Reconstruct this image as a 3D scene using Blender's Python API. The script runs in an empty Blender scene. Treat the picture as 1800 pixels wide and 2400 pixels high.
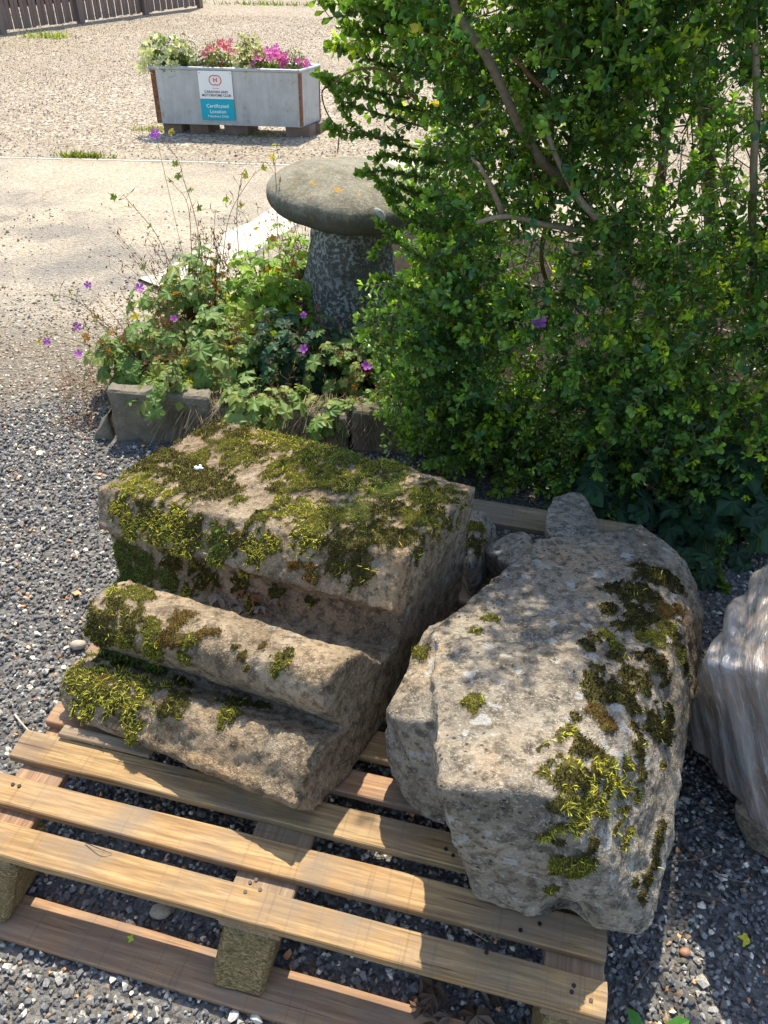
import bpy, bmesh, math, random
import numpy as np
from mathutils import Vector, Matrix, Quaternion
from mathutils.bvhtree import BVHTree
random.seed(7); rng = np.random.default_rng(7)
S = bpy.context.scene; COL = S.collection
R = math.radians

# ------------------------------------------------------------------ camera, sky, sun, exposure
F = 1800.; PITCH = R(37.7); ROLL = R(1.5); H = 1.5
fw = np.array([0, math.cos(PITCH), -math.sin(PITCH)]); _r = np.array([1., 0, 0]); _u = np.cross(_r, fw)
rt = math.cos(ROLL)*_r + math.sin(ROLL)*_u; up = -math.sin(ROLL)*_r + math.cos(ROLL)*_u
CAM = np.array([0, 0, H])
cd = bpy.data.cameras.new('camera'); cam = bpy.data.objects.new('camera', cd); COL.objects.link(cam)
cam.matrix_world = Matrix(((rt[0], up[0], -fw[0], 0), (rt[1], up[1], -fw[1], 0), (rt[2], up[2], -fw[2], H), (0, 0, 0, 1)))
cd.sensor_fit = 'HORIZONTAL'; cd.sensor_width = 36; cd.lens = 36.0; cd.clip_start = .02; cd.clip_end = 300
S.camera = cam
SUN_EL = R(60); SUN_DIR = np.array([.06, 1.0, 0]); SUN_DIR /= np.linalg.norm(SUN_DIR)
SUN = np.array([SUN_DIR[0]*math.cos(SUN_EL), SUN_DIR[1]*math.cos(SUN_EL), math.sin(SUN_EL)])
W = bpy.data.worlds.new('World'); S.world = W; W.use_nodes = True
nt = W.node_tree; bg = nt.nodes['Background']
sky = nt.nodes.new('ShaderNodeTexSky'); sky.sky_type = 'NISHITA'; sky.sun_disc = False
sky.sun_elevation = SUN_EL; sky.sun_rotation = math.atan2(SUN_DIR[0], SUN_DIR[1])
nt.links.new(sky.outputs[0], bg.inputs[0]); bg.inputs[1].default_value = .15
sl = bpy.data.lights.new('sun', 'SUN'); sl.energy = 3.5; sl.angle = R(.53); sl.color = (1, .94, .80)
so = bpy.data.objects.new('sun', sl); COL.objects.link(so)
so.rotation_euler = Vector(-SUN).to_track_quat('-Z', 'Y').to_euler()
S.view_settings.view_transform = 'Standard'; S.view_settings.look = 'None'
S.view_settings.exposure = 1.20; S.view_settings.gamma = 1; S.view_settings.use_curve_mapping = False
try:
    S.cycles.use_denoising = True; S.cycles.max_bounces = 8; S.cycles.transparent_max_bounces = 8
except Exception: pass

# ------------------------------------------------------------------ geometry helpers
def ray(x, y): return fw + rt*(x-900)/F - up*(y-1200)/F
def pz(x, y, z):
    d = ray(x, y); return CAM + d*((z-H)/d[2])
def py(x, y, Y):
    d = ray(x, y); return CAM + d*(Y/d[1])
TH = R(-13)
def UV(u, v, z): return np.array([u*math.cos(TH)-v*math.sin(TH), u*math.sin(TH)+v*math.cos(TH), z])

def _hash(i, j, k, s):
    n = (i*374761393 + j*668265263 + k*2147483647 + s*974634777) & 0xffffffff
    n = ((n ^ (n >> 13))*1274126177) & 0xffffffff
    return ((n ^ (n >> 16)) & 0xffff)/65535.
def vnoise(P, s=0):
    P = np.asarray(P, float); I = np.floor(P).astype(np.int64); f = P-I; f = f*f*(3-2*f); r = 0
    for a in (0, 1):
        for b in (0, 1):
            for c in (0, 1):
                w = (f[:, 0] if a else 1-f[:, 0])*(f[:, 1] if b else 1-f[:, 1])*(f[:, 2] if c else 1-f[:, 2])
                r = r + w*_hash(I[:, 0]+a, I[:, 1]+b, I[:, 2]+c, s)
    return r*2-1
def fbm(P, sc, o=4, s=0):
    P = np.asarray(P, float); r = 0; a = 1.; t = 0
    for i in range(o):
        r = r + a*vnoise(P*sc*2**i+i*17.3, s+i); t += a; a *= .5
    return r/t

def tag(o, label=None, cat=None, group=None, kind=None):
    if label: o['label'] = label
    if cat: o['category'] = cat
    if group: o['group'] = group
    if kind: o['kind'] = kind
    return o
def empty(name, loc=(0, 0, 0), label=None, cat=None, group=None):
    o = bpy.data.objects.new(name, None); COL.objects.link(o); o.location = loc; o.empty_display_size = .05
    return tag(o, label, cat, group)
def link(name, me, mat=None, parent=None, loc=None, kind=None):
    o = bpy.data.objects.new(name, me); COL.objects.link(o)
    if mat is not None and not me.materials: me.materials.append(mat)
    if parent is not None:
        o.parent = parent
    if loc is not None: o.location = loc
    if kind: o['kind'] = kind
    return o
def wloc(p):
    v = Vector((0, 0, 0))
    while p is not None: v = v+p.location; p = p.parent
    return np.array(v)
def fast(name, V, Fc, mat, parent=None, kind=None, col=None, smooth=False, attrs=None):
    """V world coordinates; Fc (N,3) or (N,4)"""
    V = np.asarray(V, np.float32); Fc = np.asarray(Fc, np.int32)
    V = V-wloc(parent).astype(np.float32) if parent is not None else V
    me = bpy.data.meshes.new(name); k = Fc.shape[1]
    me.vertices.add(len(V)); me.vertices.foreach_set('co', V.ravel())
    me.loops.add(Fc.size); me.loops.foreach_set('vertex_index', Fc.ravel())
    me.polygons.add(len(Fc)); me.polygons.foreach_set('loop_start', np.arange(0, Fc.size, k, dtype=np.int32))
    me.polygons.foreach_set('loop_total', np.full(len(Fc), k, np.int32))
    me.polygons.foreach_set('use_smooth', np.full(len(Fc), smooth))
    if col is not None:
        ca = me.color_attributes.new('col', 'FLOAT_COLOR', 'POINT')
        c4 = np.ones((len(V), 4), np.float32); c4[:, :3] = col; ca.data.foreach_set('color', c4.ravel())
    for n_, a in (attrs or {}).items():
        at = me.attributes.new(n_, 'FLOAT', 'POINT'); at.data.foreach_set('value', np.asarray(a, np.float32))
    me.update(); me.validate()
    return link(name, me, mat, parent, kind=kind)
def pyd(name, V, Fc, mat, parent=None, kind=None, smooth=False, bevel=0, rec=True):
    V = np.asarray(V, float)
    if parent is not None: V = V-wloc(parent)
    bm = bmesh.new(); vs = [bm.verts.new(v) for v in V]
    for f in Fc:
        try: bm.faces.new([vs[i] for i in f])
        except ValueError: pass
    if rec: bmesh.ops.recalc_face_normals(bm, faces=bm.faces)
    if bevel: bmesh.ops.bevel(bm, geom=bm.edges[:], offset=bevel, segments=2, affect='EDGES', profile=.6)
    me = bpy.data.meshes.new(name); bm.to_mesh(me); bm.free()
    if smooth:
        for p in me.polygons: p.use_smooth = True
    return link(name, me, mat, parent, kind=kind)
BF = [(0, 1, 2, 3), (7, 6, 5, 4), (0, 4, 5, 1), (1, 5, 6, 2), (2, 6, 7, 3), (3, 7, 4, 0)]
def hexa(name, P8, mat, parent=None, bevel=.002, kind=None): return pyd(name, P8, BF, mat, parent, bevel=bevel, kind=kind)
def xf(tv, M, T):
    """template verts (n,3), M (N,3,3), T (N,3) -> (N*n,3)"""
    return (np.einsum('nij,vj->nvi', M, tv)+T[:, None, :]).reshape(-1, 3)
def inst(tv, tf, M, T):
    N = len(T); V = xf(tv, M, T); Fc = (tf[None]+(np.arange(N)*len(tv))[:, None, None]).reshape(-1, tf.shape[1]); return V, Fc
def rotz(a):
    c, s = np.cos(a), np.sin(a); z = np.zeros_like(c); o = z+1
    return np.stack([np.stack([c, -s, z], -1), np.stack([s, c, z], -1), np.stack([z, z, o], -1)], -2)
def basis(d, roll):
    """orthonormal frames with local +X along d, N frames"""
    d = d/np.linalg.norm(d, axis=1, keepdims=True); a = np.where(np.abs(d[:, 2:3]) > .95, [[0, 1., 0]], [[0, 0, 1.]])
    y = np.cross(a, d); y /= np.linalg.norm(y, axis=1, keepdims=True); z = np.cross(d, y)
    c, s = np.cos(roll)[:, None], np.sin(roll)[:, None]
    return np.stack([d, c*y+s*z, -s*y+c*z], -1)
def tube(pts, rad, n=6, cap=True):
    pts = np.asarray(pts, float); m = len(pts); rad = np.broadcast_to(np.asarray(rad, float), (m,))
    t = np.gradient(pts, axis=0); B = basis(t, np.zeros(m)); a = np.arange(n)*2*math.pi/n
    V = (pts[:, None]+rad[:, None, None]*(np.cos(a)[None, :, None]*B[:, None, :, 1]+np.sin(a)[None, :, None]*B[:, None, :, 2])).reshape(-1, 3)
    Fc = [(i*n+j, i*n+(j+1) % n, (i+1)*n+(j+1) % n, (i+1)*n+j) for i in range(m-1) for j in range(n)]
    return V, np.array(Fc)
class Acc:
    def __init__(s): s.V = []; s.F = []; s.C = []; s.n = 0
    def add(s, V, Fc, c=(.2, .2, .2)):
        V = np.asarray(V); Fc = np.asarray(Fc)
        if Fc.shape[1] == 4: Fc = np.concatenate([Fc[:, [0, 1, 2]], Fc[:, [0, 2, 3]]])
        s.V.append(V); s.F.append(Fc+s.n); s.n += len(V); s.C.append(np.broadcast_to(np.asarray(c, float), (len(V), 3)))
    def build(s, name, mat, parent=None, kind=None, smooth=False):
        return fast(name, np.concatenate(s.V), np.concatenate(s.F), mat, parent, kind, np.concatenate(s.C), smooth)
def smoothline(pts, n=8):
    pts = np.asarray(pts, float); P = np.vstack([2*pts[0]-pts[1], pts, 2*pts[-1]-pts[-2]]); out = []
    for i in range(1, len(P)-2):
        for t in np.linspace(0, 1, n, endpoint=False):
            out.append(.5*((2*P[i])+(-P[i-1]+P[i+1])*t+(2*P[i-1]-5*P[i]+4*P[i+1]-P[i+2])*t*t+(-P[i-1]+3*P[i]-3*P[i+1]+P[i+2])*t**3))
    out.append(pts[-1]); return np.array(out)

# ------------------------------------------------------------------ material helpers
class NT:
    def __init__(s, name, rough=.8, spec=.3):
        s.m = bpy.data.materials.new(name); s.m.use_nodes = True; s.t = s.m.node_tree; s.b = s.t.nodes['Principled BSDF']
        s.b.inputs['Roughness'].default_value = rough; s.b.inputs['Specular IOR Level'].default_value = spec
        s.geo = None; s.tc = None
    def n(s, ty, **k):
        nd = s.t.nodes.new('ShaderNode'+ty)
        for a, v in k.items(): setattr(nd, a, v)
        return nd
    def L(s, a, b): s.t.links.new(a, b)
    def pos(s, obj=False):
        if obj:
            if not s.tc: s.tc = s.n('TexCoord')
            return s.tc.outputs['Object']
        if not s.geo: s.geo = s.n('NewGeometry')
        return s.geo.outputs['Position']
    def map(s, sc, obj=False, rot=(0, 0, 0), loc=None):
        mp = s.n('Mapping'); mp.inputs['Scale'].default_value = sc; mp.inputs['Rotation'].default_value = rot
        if loc is not None: s.L(loc, mp.inputs['Location'])
        s.L(s.pos(obj), mp.inputs[0]); return mp.outputs[0]
    def noise(s, scale, detail=4, rough=.55, vec=None, dist=0):
        a = s.n('TexNoise'); a.inputs['Scale'].default_value = scale; a.inputs['Detail'].default_value = detail
        a.inputs['Roughness'].default_value = rough; a.inputs['Distortion'].default_value = dist
        s.L(vec if vec is not None else s.pos(), a.inputs['Vector']); return a.outputs[0]
    def vor(s, scale, feat='F1', out='Distance', vec=None, rnd=1):
        a = s.n('TexVoronoi', feature=feat); a.inputs['Scale'].default_value = scale; a.inputs['Randomness'].default_value = rnd
        s.L(vec if vec is not None else s.pos(), a.inputs['Vector']); return a.outputs[out]
    def ramp(s, fac, stops, interp='LINEAR'):
        r = s.n('ValToRGB'); e = r.color_ramp.elements; r.color_ramp.interpolation = interp
        while len(e) < len(stops): e.new(.5)
        for i, (p, c) in enumerate(stops):
            e[i].position = p; e[i].color = tuple(c)+(1,) if hasattr(c, '__len__') else (c, c, c, 1)
        s.L(fac, r.inputs[0]); return r.outputs[0]
    def mix(s, fac, a, b, mode='MIX'):
        m = s.n('Mix', data_type='RGBA', blend_type=mode); ins = m.inputs
        for i, v in ((0, fac), (6, a), (7, b)):
            if isinstance(v, bpy.types.NodeSocket): s.L(v, ins[i])
            elif i == 0: ins[0].default_value = v
            else: ins[i].default_value = tuple(v)+(1,)
        return m.outputs[2]
    def math(s, op, a, b=0., c=None, clamp=False):
        m = s.n('Math', operation=op, use_clamp=clamp)
        for i, v in enumerate((a, b) if c is None else (a, b, c)):
            if isinstance(v, bpy.types.NodeSocket): s.L(v, m.inputs[i])
            else: m.inputs[i].default_value = v
        return m.outputs[0]
    def attr(s, name, out='Color', ty='GEOMETRY'):
        a = s.n('Attribute', attribute_type=ty); a.attribute_name = name; return a.outputs[out]
    def rand(s): return s.n('ObjectInfo').outputs['Random']
    def col(s, c):
        if isinstance(c, bpy.types.NodeSocket): s.L(c, s.b.inputs['Base Color'])
        else: s.b.inputs['Base Color'].default_value = tuple(c)+(1,)
        return s
    def bump(s, h, strength=.5, dist=.005):
        b = s.n('Bump'); b.inputs['Strength'].default_value = strength; b.inputs['Distance'].default_value = dist
        s.L(h, b.inputs['Height']); s.L(b.outputs[0], s.b.inputs['Normal']); return s
    def rgh(s, v): s.L(v, s.b.inputs['Roughness']); return s

def leafmat(name, rough=.35, trans=.45, col=None, spec=.5, warm=(1.25, 1.15, .35)):
    m = NT(name, rough, spec); c = m.attr('col') if col is None else None
    if c is None:
        rgb = m.n('RGB'); rgb.outputs[0].default_value = tuple(col)+(1,); c = rgb.outputs[0]
    m.col(c)
    tr = m.n('BsdfTranslucent'); m.L(m.mix(1., c, warm, 'MULTIPLY'), tr.inputs[0])
    tr2 = m.n('MixShader'); tr2.inputs[0].default_value = trans
    out = m.t.nodes['Material Output']; m.L(m.b.outputs[0], tr2.inputs[1]); m.L(tr.outputs[0], tr2.inputs[2]); m.L(tr2.outputs[0], out.inputs[0])
    return m.m

# stone
def stone_mat(name, c0, c1, c2, lich=.5, dark=.5, warm=0):
    m = NT(name, .92, .15)
    n1 = m.noise(6, 6, .65); n2 = m.noise(45, 5, .7); n3 = m.noise(170, 3, .7)
    n1 = m.math('ADD', m.math('MULTIPLY', n1, .75), m.math('MULTIPLY', m.noise(17, 5, .7), .25)); c = m.ramp(n1, [(.36, c0), (.5, c1), (.64, c2)]); c = m.mix(m.ramp(m.noise(3.1, 5, .65), [(.52, 0.), (.66, .6)]), c, (c2[0]*.95, c2[1]*.72, c2[2]*.48))
    c = m.mix(m.ramp(n2, [(.46, 0.), (.60, .75)]), c, tuple(x*.42 for x in c0))
    c = m.mix(m.ramp(n3, [(.55, 0.), (.72, .5)]), c, tuple(min(1, x*1.7) for x in c2))
    # lichen patches
    w = m.mix(.06, m.pos(), m.n('TexNoise').outputs[1]) if False else m.pos()
    wn = m.n('TexNoise'); wn.inputs['Scale'].default_value = 30; m.L(m.pos(), wn.inputs['Vector'])
    wv = m.n('VectorMath', operation='MULTIPLY_ADD'); m.L(wn.outputs[1], wv.inputs[0]); wv.inputs[1].default_value = (.07,)*3; wn.inputs['Detail'].default_value = 6; wn.inputs['Roughness'].default_value = .7; m.L(m.pos(), wv.inputs[2])
    v1 = m.vor(19, vec=wv.outputs[0]); sel = m.noise(5.2, 2)
    l1 = m.math('MULTIPLY', m.ramp(m.math('ADD', v1, m.math('MULTIPLY', m.math('SUBTRACT', n2, .5), .35)), [(.20, 1.), (.25, 0.)]), m.ramp(sel, [(.56-.12*lich, 0.), (.60-.12*lich, 1.)]))
    c = m.mix(m.math('MULTIPLY', l1, .75*min(1, lich*1.6)), c, (.42, .41, .375))
    v2 = m.vor(85, vec=wv.outputs[0]); l2 = m.math('MULTIPLY', m.ramp(v2, [(.22, 1.), (.30, 0.)]), m.ramp(m.noise(9, 3), [(.46, 0.), (.58, .8*lich)]))
    c = m.mix(l2, c, (.46, .44, .38))
    v3 = m.vor(60); d1 = m.math('MULTIPLY', m.ramp(v3, [(.16, 1.), (.22, 0.)]), m.ramp(m.noise(7, 3), [(.5, 0.), (.58, dark)]))
    c = m.mix(d1, c, (.035, .03, .025))
    # moss-stained ground colour where the moss grows (an attribute on the mesh)
    mo = m.attr('moss', 'Fac'); mm = m.ramp(m.math('ADD', mo, m.math('MULTIPLY', m.math('SUBTRACT', n2, .5), 1.3)), [(.22, 0.), (.5, 1.)])
    c = m.mix(mm, c, m.ramp(m.noise(60, 4, .7), [(.3, (.025, .020, .007)), (.55, (.085, .072, .018)), (.8, (.18, .16, .03))]))
    m.col(c)
    h = m.math('ADD', m.math('MULTIPLY', n2, 1.), m.math('ADD', m.math('MULTIPLY', n3, .5), m.math('MULTIPLY', v2, .25)))
    m.bump(h, 1., .010)
    return m.m

M = {}
M['stoneA'] = stone_mat('sandstone_warm', (.165, .118, .070), (.29, .215, .135), (.43, .335, .225), .25, .5)
M['stoneB'] = stone_mat('sandstone_grey', (.155, .127, .092), (.285, .238, .178), (.43, .365, .275), .85, .8)
def wood_mat(name, cols, endc=None):
    m = NT(name, .72, .25); rv = m.rand(); cm = m.n('CombineXYZ')
    m.L(m.math('MULTIPLY', rv, 37.), cm.inputs[0]); m.L(m.math('MULTIPLY', rv, 91.), cm.inputs[1]); m.L(m.math('MULTIPLY', rv, 53.), cm.inputs[2])
    v = m.map((1.3, 34, 34), True, loc=cm.outputs[0]); g = m.noise(1.6, 7, .68, v, dist=.9)
    v2 = m.map((6, 90, 90), True, loc=cm.outputs[0]); g2 = m.noise(2., 4, .65, v2)
    c = m.ramp(g, [(.3, cols[0]), (.48, cols[1]), (.62, cols[2]), (.75, cols[1])])
    c = m.mix(m.ramp(g2, [(.35, .55), (.6, 0.)]), c, tuple(x*.45 for x in cols[0]))
    # knots
    kv = m.map((2.6, 9, 9), True, loc=cm.outputs[0]); kd = m.vor(1., vec=kv); c = m.mix(m.ramp(kd, [(.05, .85), (.11, .25), (.17, 0.)]), c, (.10, .045, .018))
    # board to board tint
    c = m.mix(m.ramp(rv, [(0, 0.), (.3, .3), (.5, .05), (.75, .5), (1., .15)]), c, m.mix(g, (.27, .13, .06), (.42, .225, .11)))
    st = m.noise(6, 5, .65); c = m.mix(m.ramp(st, [(.44, 0.), (.66, .75)]), c, (.20, .155, .11)); c = m.mix(m.ramp(m.noise(1., 3, .5, m.map((150, 4, 4), True, loc=cm.outputs[0])), [(.60, 0.), (.68, .35)]), c, (.14, .09, .05)); c = m.mix(m.ramp(m.noise(1., 5, .7, m.map((3.5, 160, 160), True, loc=cm.outputs[0])), [(.62, 0.), (.66, .8)]), c, (.06, .035, .02))
    m.col(c); m.bump(m.math('ADD', g, m.math('MULTIPLY', g2, .6)), .45, .003); return m.m
M['wood'] = wood_mat('pallet_wood', [(.17, .095, .036), (.35, .215, .085), (.51, .345, .15)])
M['woodred'] = wood_mat('pallet_wood_red', [(.18, .09, .045), (.33, .185, .10), (.48, .31, .17)])
M['woodold'] = wood_mat('pallet_wood_weathered', [(.16, .12, .075), (.28, .22, .14), (.40, .32, .2)])
def chip():
    m = NT('pressed_chip', .9, .1); v = m.map((60, 60, 150)); n = m.noise(1., 5, .7, v, dist=2.5); a = m.vor(130, vec=None)
    c = m.ramp(n, [(.32, (.07, .048, .02)), (.5, (.27, .185, .08)), (.66, (.50, .36, .17))]); m.col(c)
    m.bump(m.math('ADD', n, m.math('MULTIPLY', a, .4)), 1., .006); return m.m
M['chip'] = chip()
def vcol(name, rough=.8, spec=.3, bumpsc=0, tint=None):
    m = NT(name, rough, spec); c = m.attr('col')
    if bumpsc:
        n = m.noise(bumpsc, 4, .6); c = m.mix(m.ramp(n, [(.3, .45), (.65, 0.)]), c, (.03, .025, .02)); m.bump(n, .4, .002)
    m.col(c); return m.m
M['pebble'] = vcol('pebble', .62, .35, 260)
M['moss'] = leafmat('moss', .8, .25, spec=.15, warm=(1.1, 1.1, .5))
M['leaf'] = leafmat('shrub_leaf', .32, .52, spec=.6, warm=(1.35, 1.25, .45))
M['ger'] = leafmat('geranium_leaf', .5, .48, spec=.35, warm=(1.35, 1.25, .4))
M['petal'] = leafmat('petal', .6, .35, spec=.2, warm=(1.05, .9, 1.))
M['bark'] = vcol('bark', .85, .2, 90)
def ground_mat():
    m = NT('yard_ground', .9, .2); sep = m.n('SeparateXYZ'); m.L(m.pos(), sep.inputs[0]); X, Y = sep.outputs[0], sep.outputs[1]
    wob = m.math('MULTIPLY', m.math('SUBTRACT', m.noise(1.3, 4, .6), .5), 1.1)
    Yw = m.math('ADD', m.math('ADD', Y, wob), m.math('MULTIPLY', X, .12))
    n = m.noise(70, 4, .7); vo = m.vor(95, out='Color'); sv = m.n('SeparateColor'); m.L(vo, sv.inputs[0]); vd = m.vor(95)
    near = m.ramp(sv.outputs[0], [(0, (.08, .075, .07)), (.5, (.17, .162, .15)), (.85, (.2, .19, .17)), (.95, (.26, .24, .21)), (1, (.3, .2, .12))])
    conc = m.ramp(m.noise(28, 6, .75), [(.28, (.33, .255, .165)), (.5, (.56, .46, .325)), (.7, (.70, .60, .45))])
    conc = m.mix(m.ramp(m.noise(.9, 4, .6), [(.42, 0.), (.62, .6)]), conc, (.27, .235, .19))
    fv = m.vor(48, out='Color'); sf = m.n('SeparateColor'); m.L(fv, sf.inputs[0])
    far = m.ramp(sf.outputs[1], [(0, (.16, .12, .08)), (.35, (.36, .28, .19)), (.8, (.56, .46, .33)), (1, (.72, .64, .52))])
    far = m.mix(m.ramp(m.noise(.6, 4), [(.4, 0.), (.65, .55)]), far, (.36, .28, .19))
    soil = m.ramp(m.noise(50, 5), [(.3, (.16, .125, .085)), (.7, (.33, .27, .19))])
    c = m.mix(m.ramp(Yw, [(0, 0.), (1, 1.)]), near, near)
    def step(a, b):
        mr = m.n('MapRange'); mr.inputs[1].default_value = a; mr.inputs[2].default_value = b; m.L(Yw, mr.inputs[0]); return mr.outputs[0]
    c = m.mix(step(2.35, 2.75), near, soil)
    c = m.mix(step(2.9, 3.2), c, conc)
    c = m.mix(step(5.7, 6.4), c, far)
    # darker worn patch on the left of the slab
    c = m.mix(m.math('MULTIPLY', m.ramp(m.noise(1.6, 3), [(.5, 0.), (.6, .55)]), m.math('SUBTRACT', 1., step(4.6, 5.4))), c, m.mix(n, (.12, .11, .10), (.27, .25, .22)))
    wv = m.n('VectorMath', operation='MULTIPLY_ADD'); wn = m.n('TexNoise'); wn.inputs['Scale'].default_value = 4; wn.inputs['Detail'].default_value = 5; m.L(m.pos(), wn.inputs[0]); m.L(wn.outputs[1], wv.inputs[0]); wv.inputs[1].default_value = (.5,)*3; m.L(m.pos(), wv.inputs[2])
    cr = m.vor(.7, 'DISTANCE_TO_EDGE', vec=wv.outputs[0]); crk = m.math('MULTIPLY', m.ramp(cr, [(.006, 1.), (.016, 0.)]), step(2.8, 3.2))
    c = m.mix(m.math('MULTIPLY', m.math('MULTIPLY', crk, m.ramp(m.noise(2.2, 3), [(.45, 0.), (.6, 1.)])), .45), c, (.12, .10, .075))
    jl = m.math('ABSOLUTE', m.math('SUBTRACT', m.math('ADD', Y, m.math('MULTIPLY', m.noise(6, 4), .05)), 6.27)); c = m.mix(m.math('MULTIPLY', m.math('LESS_THAN', jl, .018), m.math('LESS_THAN', X, -.2)), c, (.62, .56, .46)); c = m.mix(m.math('MULTIPLY', m.math('LESS_THAN', m.math('ABSOLUTE', m.math('SUBTRACT', jl, .03)), .008), m.math('LESS_THAN', X, -.2)), c, (.2, .17, .12))
    c = m.mix(m.ramp(n, [(.4, .4), (.55, 0.)]), c, (.10, .08, .06))
    m.col(c); m.bump(m.math('ADD', m.math('MULTIPLY', vd, -.8), n), 1., .012); return m.m
M['ground'] = ground_mat()
def conc_mat(name, a, b, moss=0):
    m = NT(name, .92, .15); n = m.noise(9, 6, .7); n2 = m.noise(120, 4, .7)
    c = m.ramp(n, [(.3, a), (.7, b)]); c = m.mix(m.ramp(n2, [(.56, 0.), (.7, .55)]), c, tuple(x*.4 for x in a))
    v = m.vor(55); c = m.mix(m.ramp(v, [(.14, .5), (.2, 0.)]), c, tuple(min(.7, x*1.5) for x in b))
    if moss: c = m.mix(m.ramp(m.noise(5, 4), [(.5, 0.), (.65, moss)]), c, (.06, .055, .02))
    m.col(c); m.bump(m.math('ADD', n, n2), .7, .008); return m.m
M['conc'] = conc_mat('weathered_concrete', (.12, .10, .07), (.25, .215, .16), .6)
M['kerb'] = conc_mat('pale_concrete', (.46, .40, .30), (.60, .53, .42))
def soil_mat():
    m = NT('soil', .95, .1); n = m.noise(40, 6, .75); m.col(m.ramp(n, [(.3, (.012, .009, .006)), (.7, (.055, .04, .026))])); m.bump(n, 1., .02); return m.m
M['soil'] = soil_mat()
def flat(name, c, rough=.7, spec=.3, metal=0):
    m = NT(name, rough, spec); m.col(c); m.b.inputs['Metallic'].default_value = metal; return m.m

# ------------------------------------------------------------------ ground
gx = np.concatenate([np.linspace(-30, -3, 12), np.linspace(-2.6, 3, 57), np.linspace(4, 30, 10)])
gy = np.concatenate([np.linspace(-4, .2, 5), np.linspace(.3, 4, 75), np.linspace(4.3, 60, 40)])
GX, GY = np.meshgrid(gx, gy); P = np.stack([GX.ravel(), GY.ravel(), np.zeros(GX.size)], 1)
P[:, 2] = np.where(P[:, 1] > 2.7, 1, .3)*fbm(P*[1, 1, 0], 1.2, 3)*.006
nx, ny = len(gx), len(gy)
Q = np.array([(j*nx+i, j*nx+i+1, (j+1)*nx+i+1, (j+1)*nx+i) for j in range(ny-1) for i in range(nx-1)])
tag(fast('ground', P, Q, M['ground'], smooth=True), kind='structure')

# pebbles: real geometry, joined
phi = (1+5**.5)/2
ico = np.array([(-1, phi, 0), (1, phi, 0), (-1, -phi, 0), (1, -phi, 0), (0, -1, phi), (0, 1, phi), (0, -1, -phi), (0, 1, -phi), (phi, 0, -1), (phi, 0, 1), (-phi, 0, -1), (-phi, 0, 1)])/1.902
icf = np.array([(0, 11, 5), (0, 5, 1), (0, 1, 7), (0, 7, 10), (0, 10, 11), (1, 5, 9), (5, 11, 4), (11, 10, 2), (10, 7, 6), (7, 1, 8), (3, 9, 4), (3, 4, 2), (3, 2, 6), (3, 6, 8), (3, 8, 9), (4, 9, 5), (2, 4, 11), (6, 2, 10), (8, 6, 7), (9, 8, 1)])
TPI = (ico, icf)
OCT = (np.array([(1, 0, 0), (-1, 0, 0), (0, 1, 0), (0, -1, 0), (0, 0, 1), (0, 0, -1.)]), np.array([(0, 2, 4), (2, 1, 4), (1, 3, 4), (3, 0, 4), (2, 0, 5), (1, 2, 5), (3, 1, 5), (0, 3, 5)]))
def onscreen(T, mx=120):
    v = T-CAM; d = v@fw; x = 900+F*(v@rt)/d; y = 1200-F*(v@up)/d
    return (d > .05) & (x > -mx) & (x < 1800+mx) & (y > -mx) & (y < 2400+mx*1.5)
PEB = np.array([(.045, .048, .055), (.07, .073, .08), (.10, .10, .105), (.14, .14, .14), (.055, .052, .05), (.20, .20, .19), (.36, .34, .31), (.16, .11, .07), (.34, .17, .08), (.45, .40, .33)])
PW = np.array([20, 24, 20, 12, 14, 6, 3.2, 2.5, 1.2, 1.2]); PW = PW/PW.sum()
def pebbles(name, xr, yr, n, size, flat_=(.55, .8), keep=None, cols=PEB, w=PW, zoff=.2, label=None, gain=1., tpl=None):
    ico, icf = tpl or TPI; nvt = len(ico)
    T = np.stack([rng.uniform(*xr, n), rng.uniform(*yr, n), np.zeros(n)], 1)
    ok = onscreen(T)
    if keep is not None: ok &= keep(T)
    T = T[ok]; N = len(T); sz = size*rng.uniform(.55, 1.25, N)*(1+.5*(rng.random(N) > .97))
    groups = rng.integers(0, 6, N); acc = Acc()
    for g in range(6):
        tv = ico*(1+.28*rng.standard_normal((nvt, 1)))*[1, 1, 1]; sel = groups == g; k = sel.sum()
        if not k: continue
        sc = np.stack([sz[sel], sz[sel]*rng.uniform(.6, .9, k), sz[sel]*rng.uniform(*flat_, k)], 1)
        B = basis(np.stack([rng.standard_normal(k), rng.standard_normal(k), .35*rng.standard_normal(k)], 1), rng.uniform(-.5, .5, k))*sc[:, None, :]
        t = T[sel].copy(); t[:, 2] = sz[sel]*zoff*rng.uniform(.2, 2.4, k)
        V, Fc = inst(tv, icf, B, t); c = cols[rng.choice(len(cols), k, p=w)]*rng.uniform(.8, 1.25, (k, 1))*gain
        acc.add(V, Fc, np.repeat(c, nvt, 0))
    o = acc.build(name, M['pebble'], kind='stuff', smooth=False); tag(o, label, 'gravel'); return o
def edge_noise(T, s=2.): return fbm(T, s, 3, 5)
def keep_near(T):
    u = T[:, 0]*math.cos(TH)+T[:, 1]*math.sin(TH); v = -T[:, 0]*math.sin(TH)+T[:, 1]*math.cos(TH)
    under = (u > -.75) & (u < .2) & (v > 1.05) & (v < 1.7)
    lim = np.where(T[:, 0] < -1.0, 2.55+.3*edge_noise(T), 2.28)
    bush = (T[:, 0] > .2) & (T[:, 1] > 1.95)
    return ~under & (T[:, 1] < lim) & ~bush
pebbles('gravel', (-1.8, 1.5), (.25, 2.9), 94000, .0061, keep=keep_near, zoff=.45, gain=np.array([2.6, 2.4, 2.08]), label='dark grey loose gravel in the foreground around and under the pallet')
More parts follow.
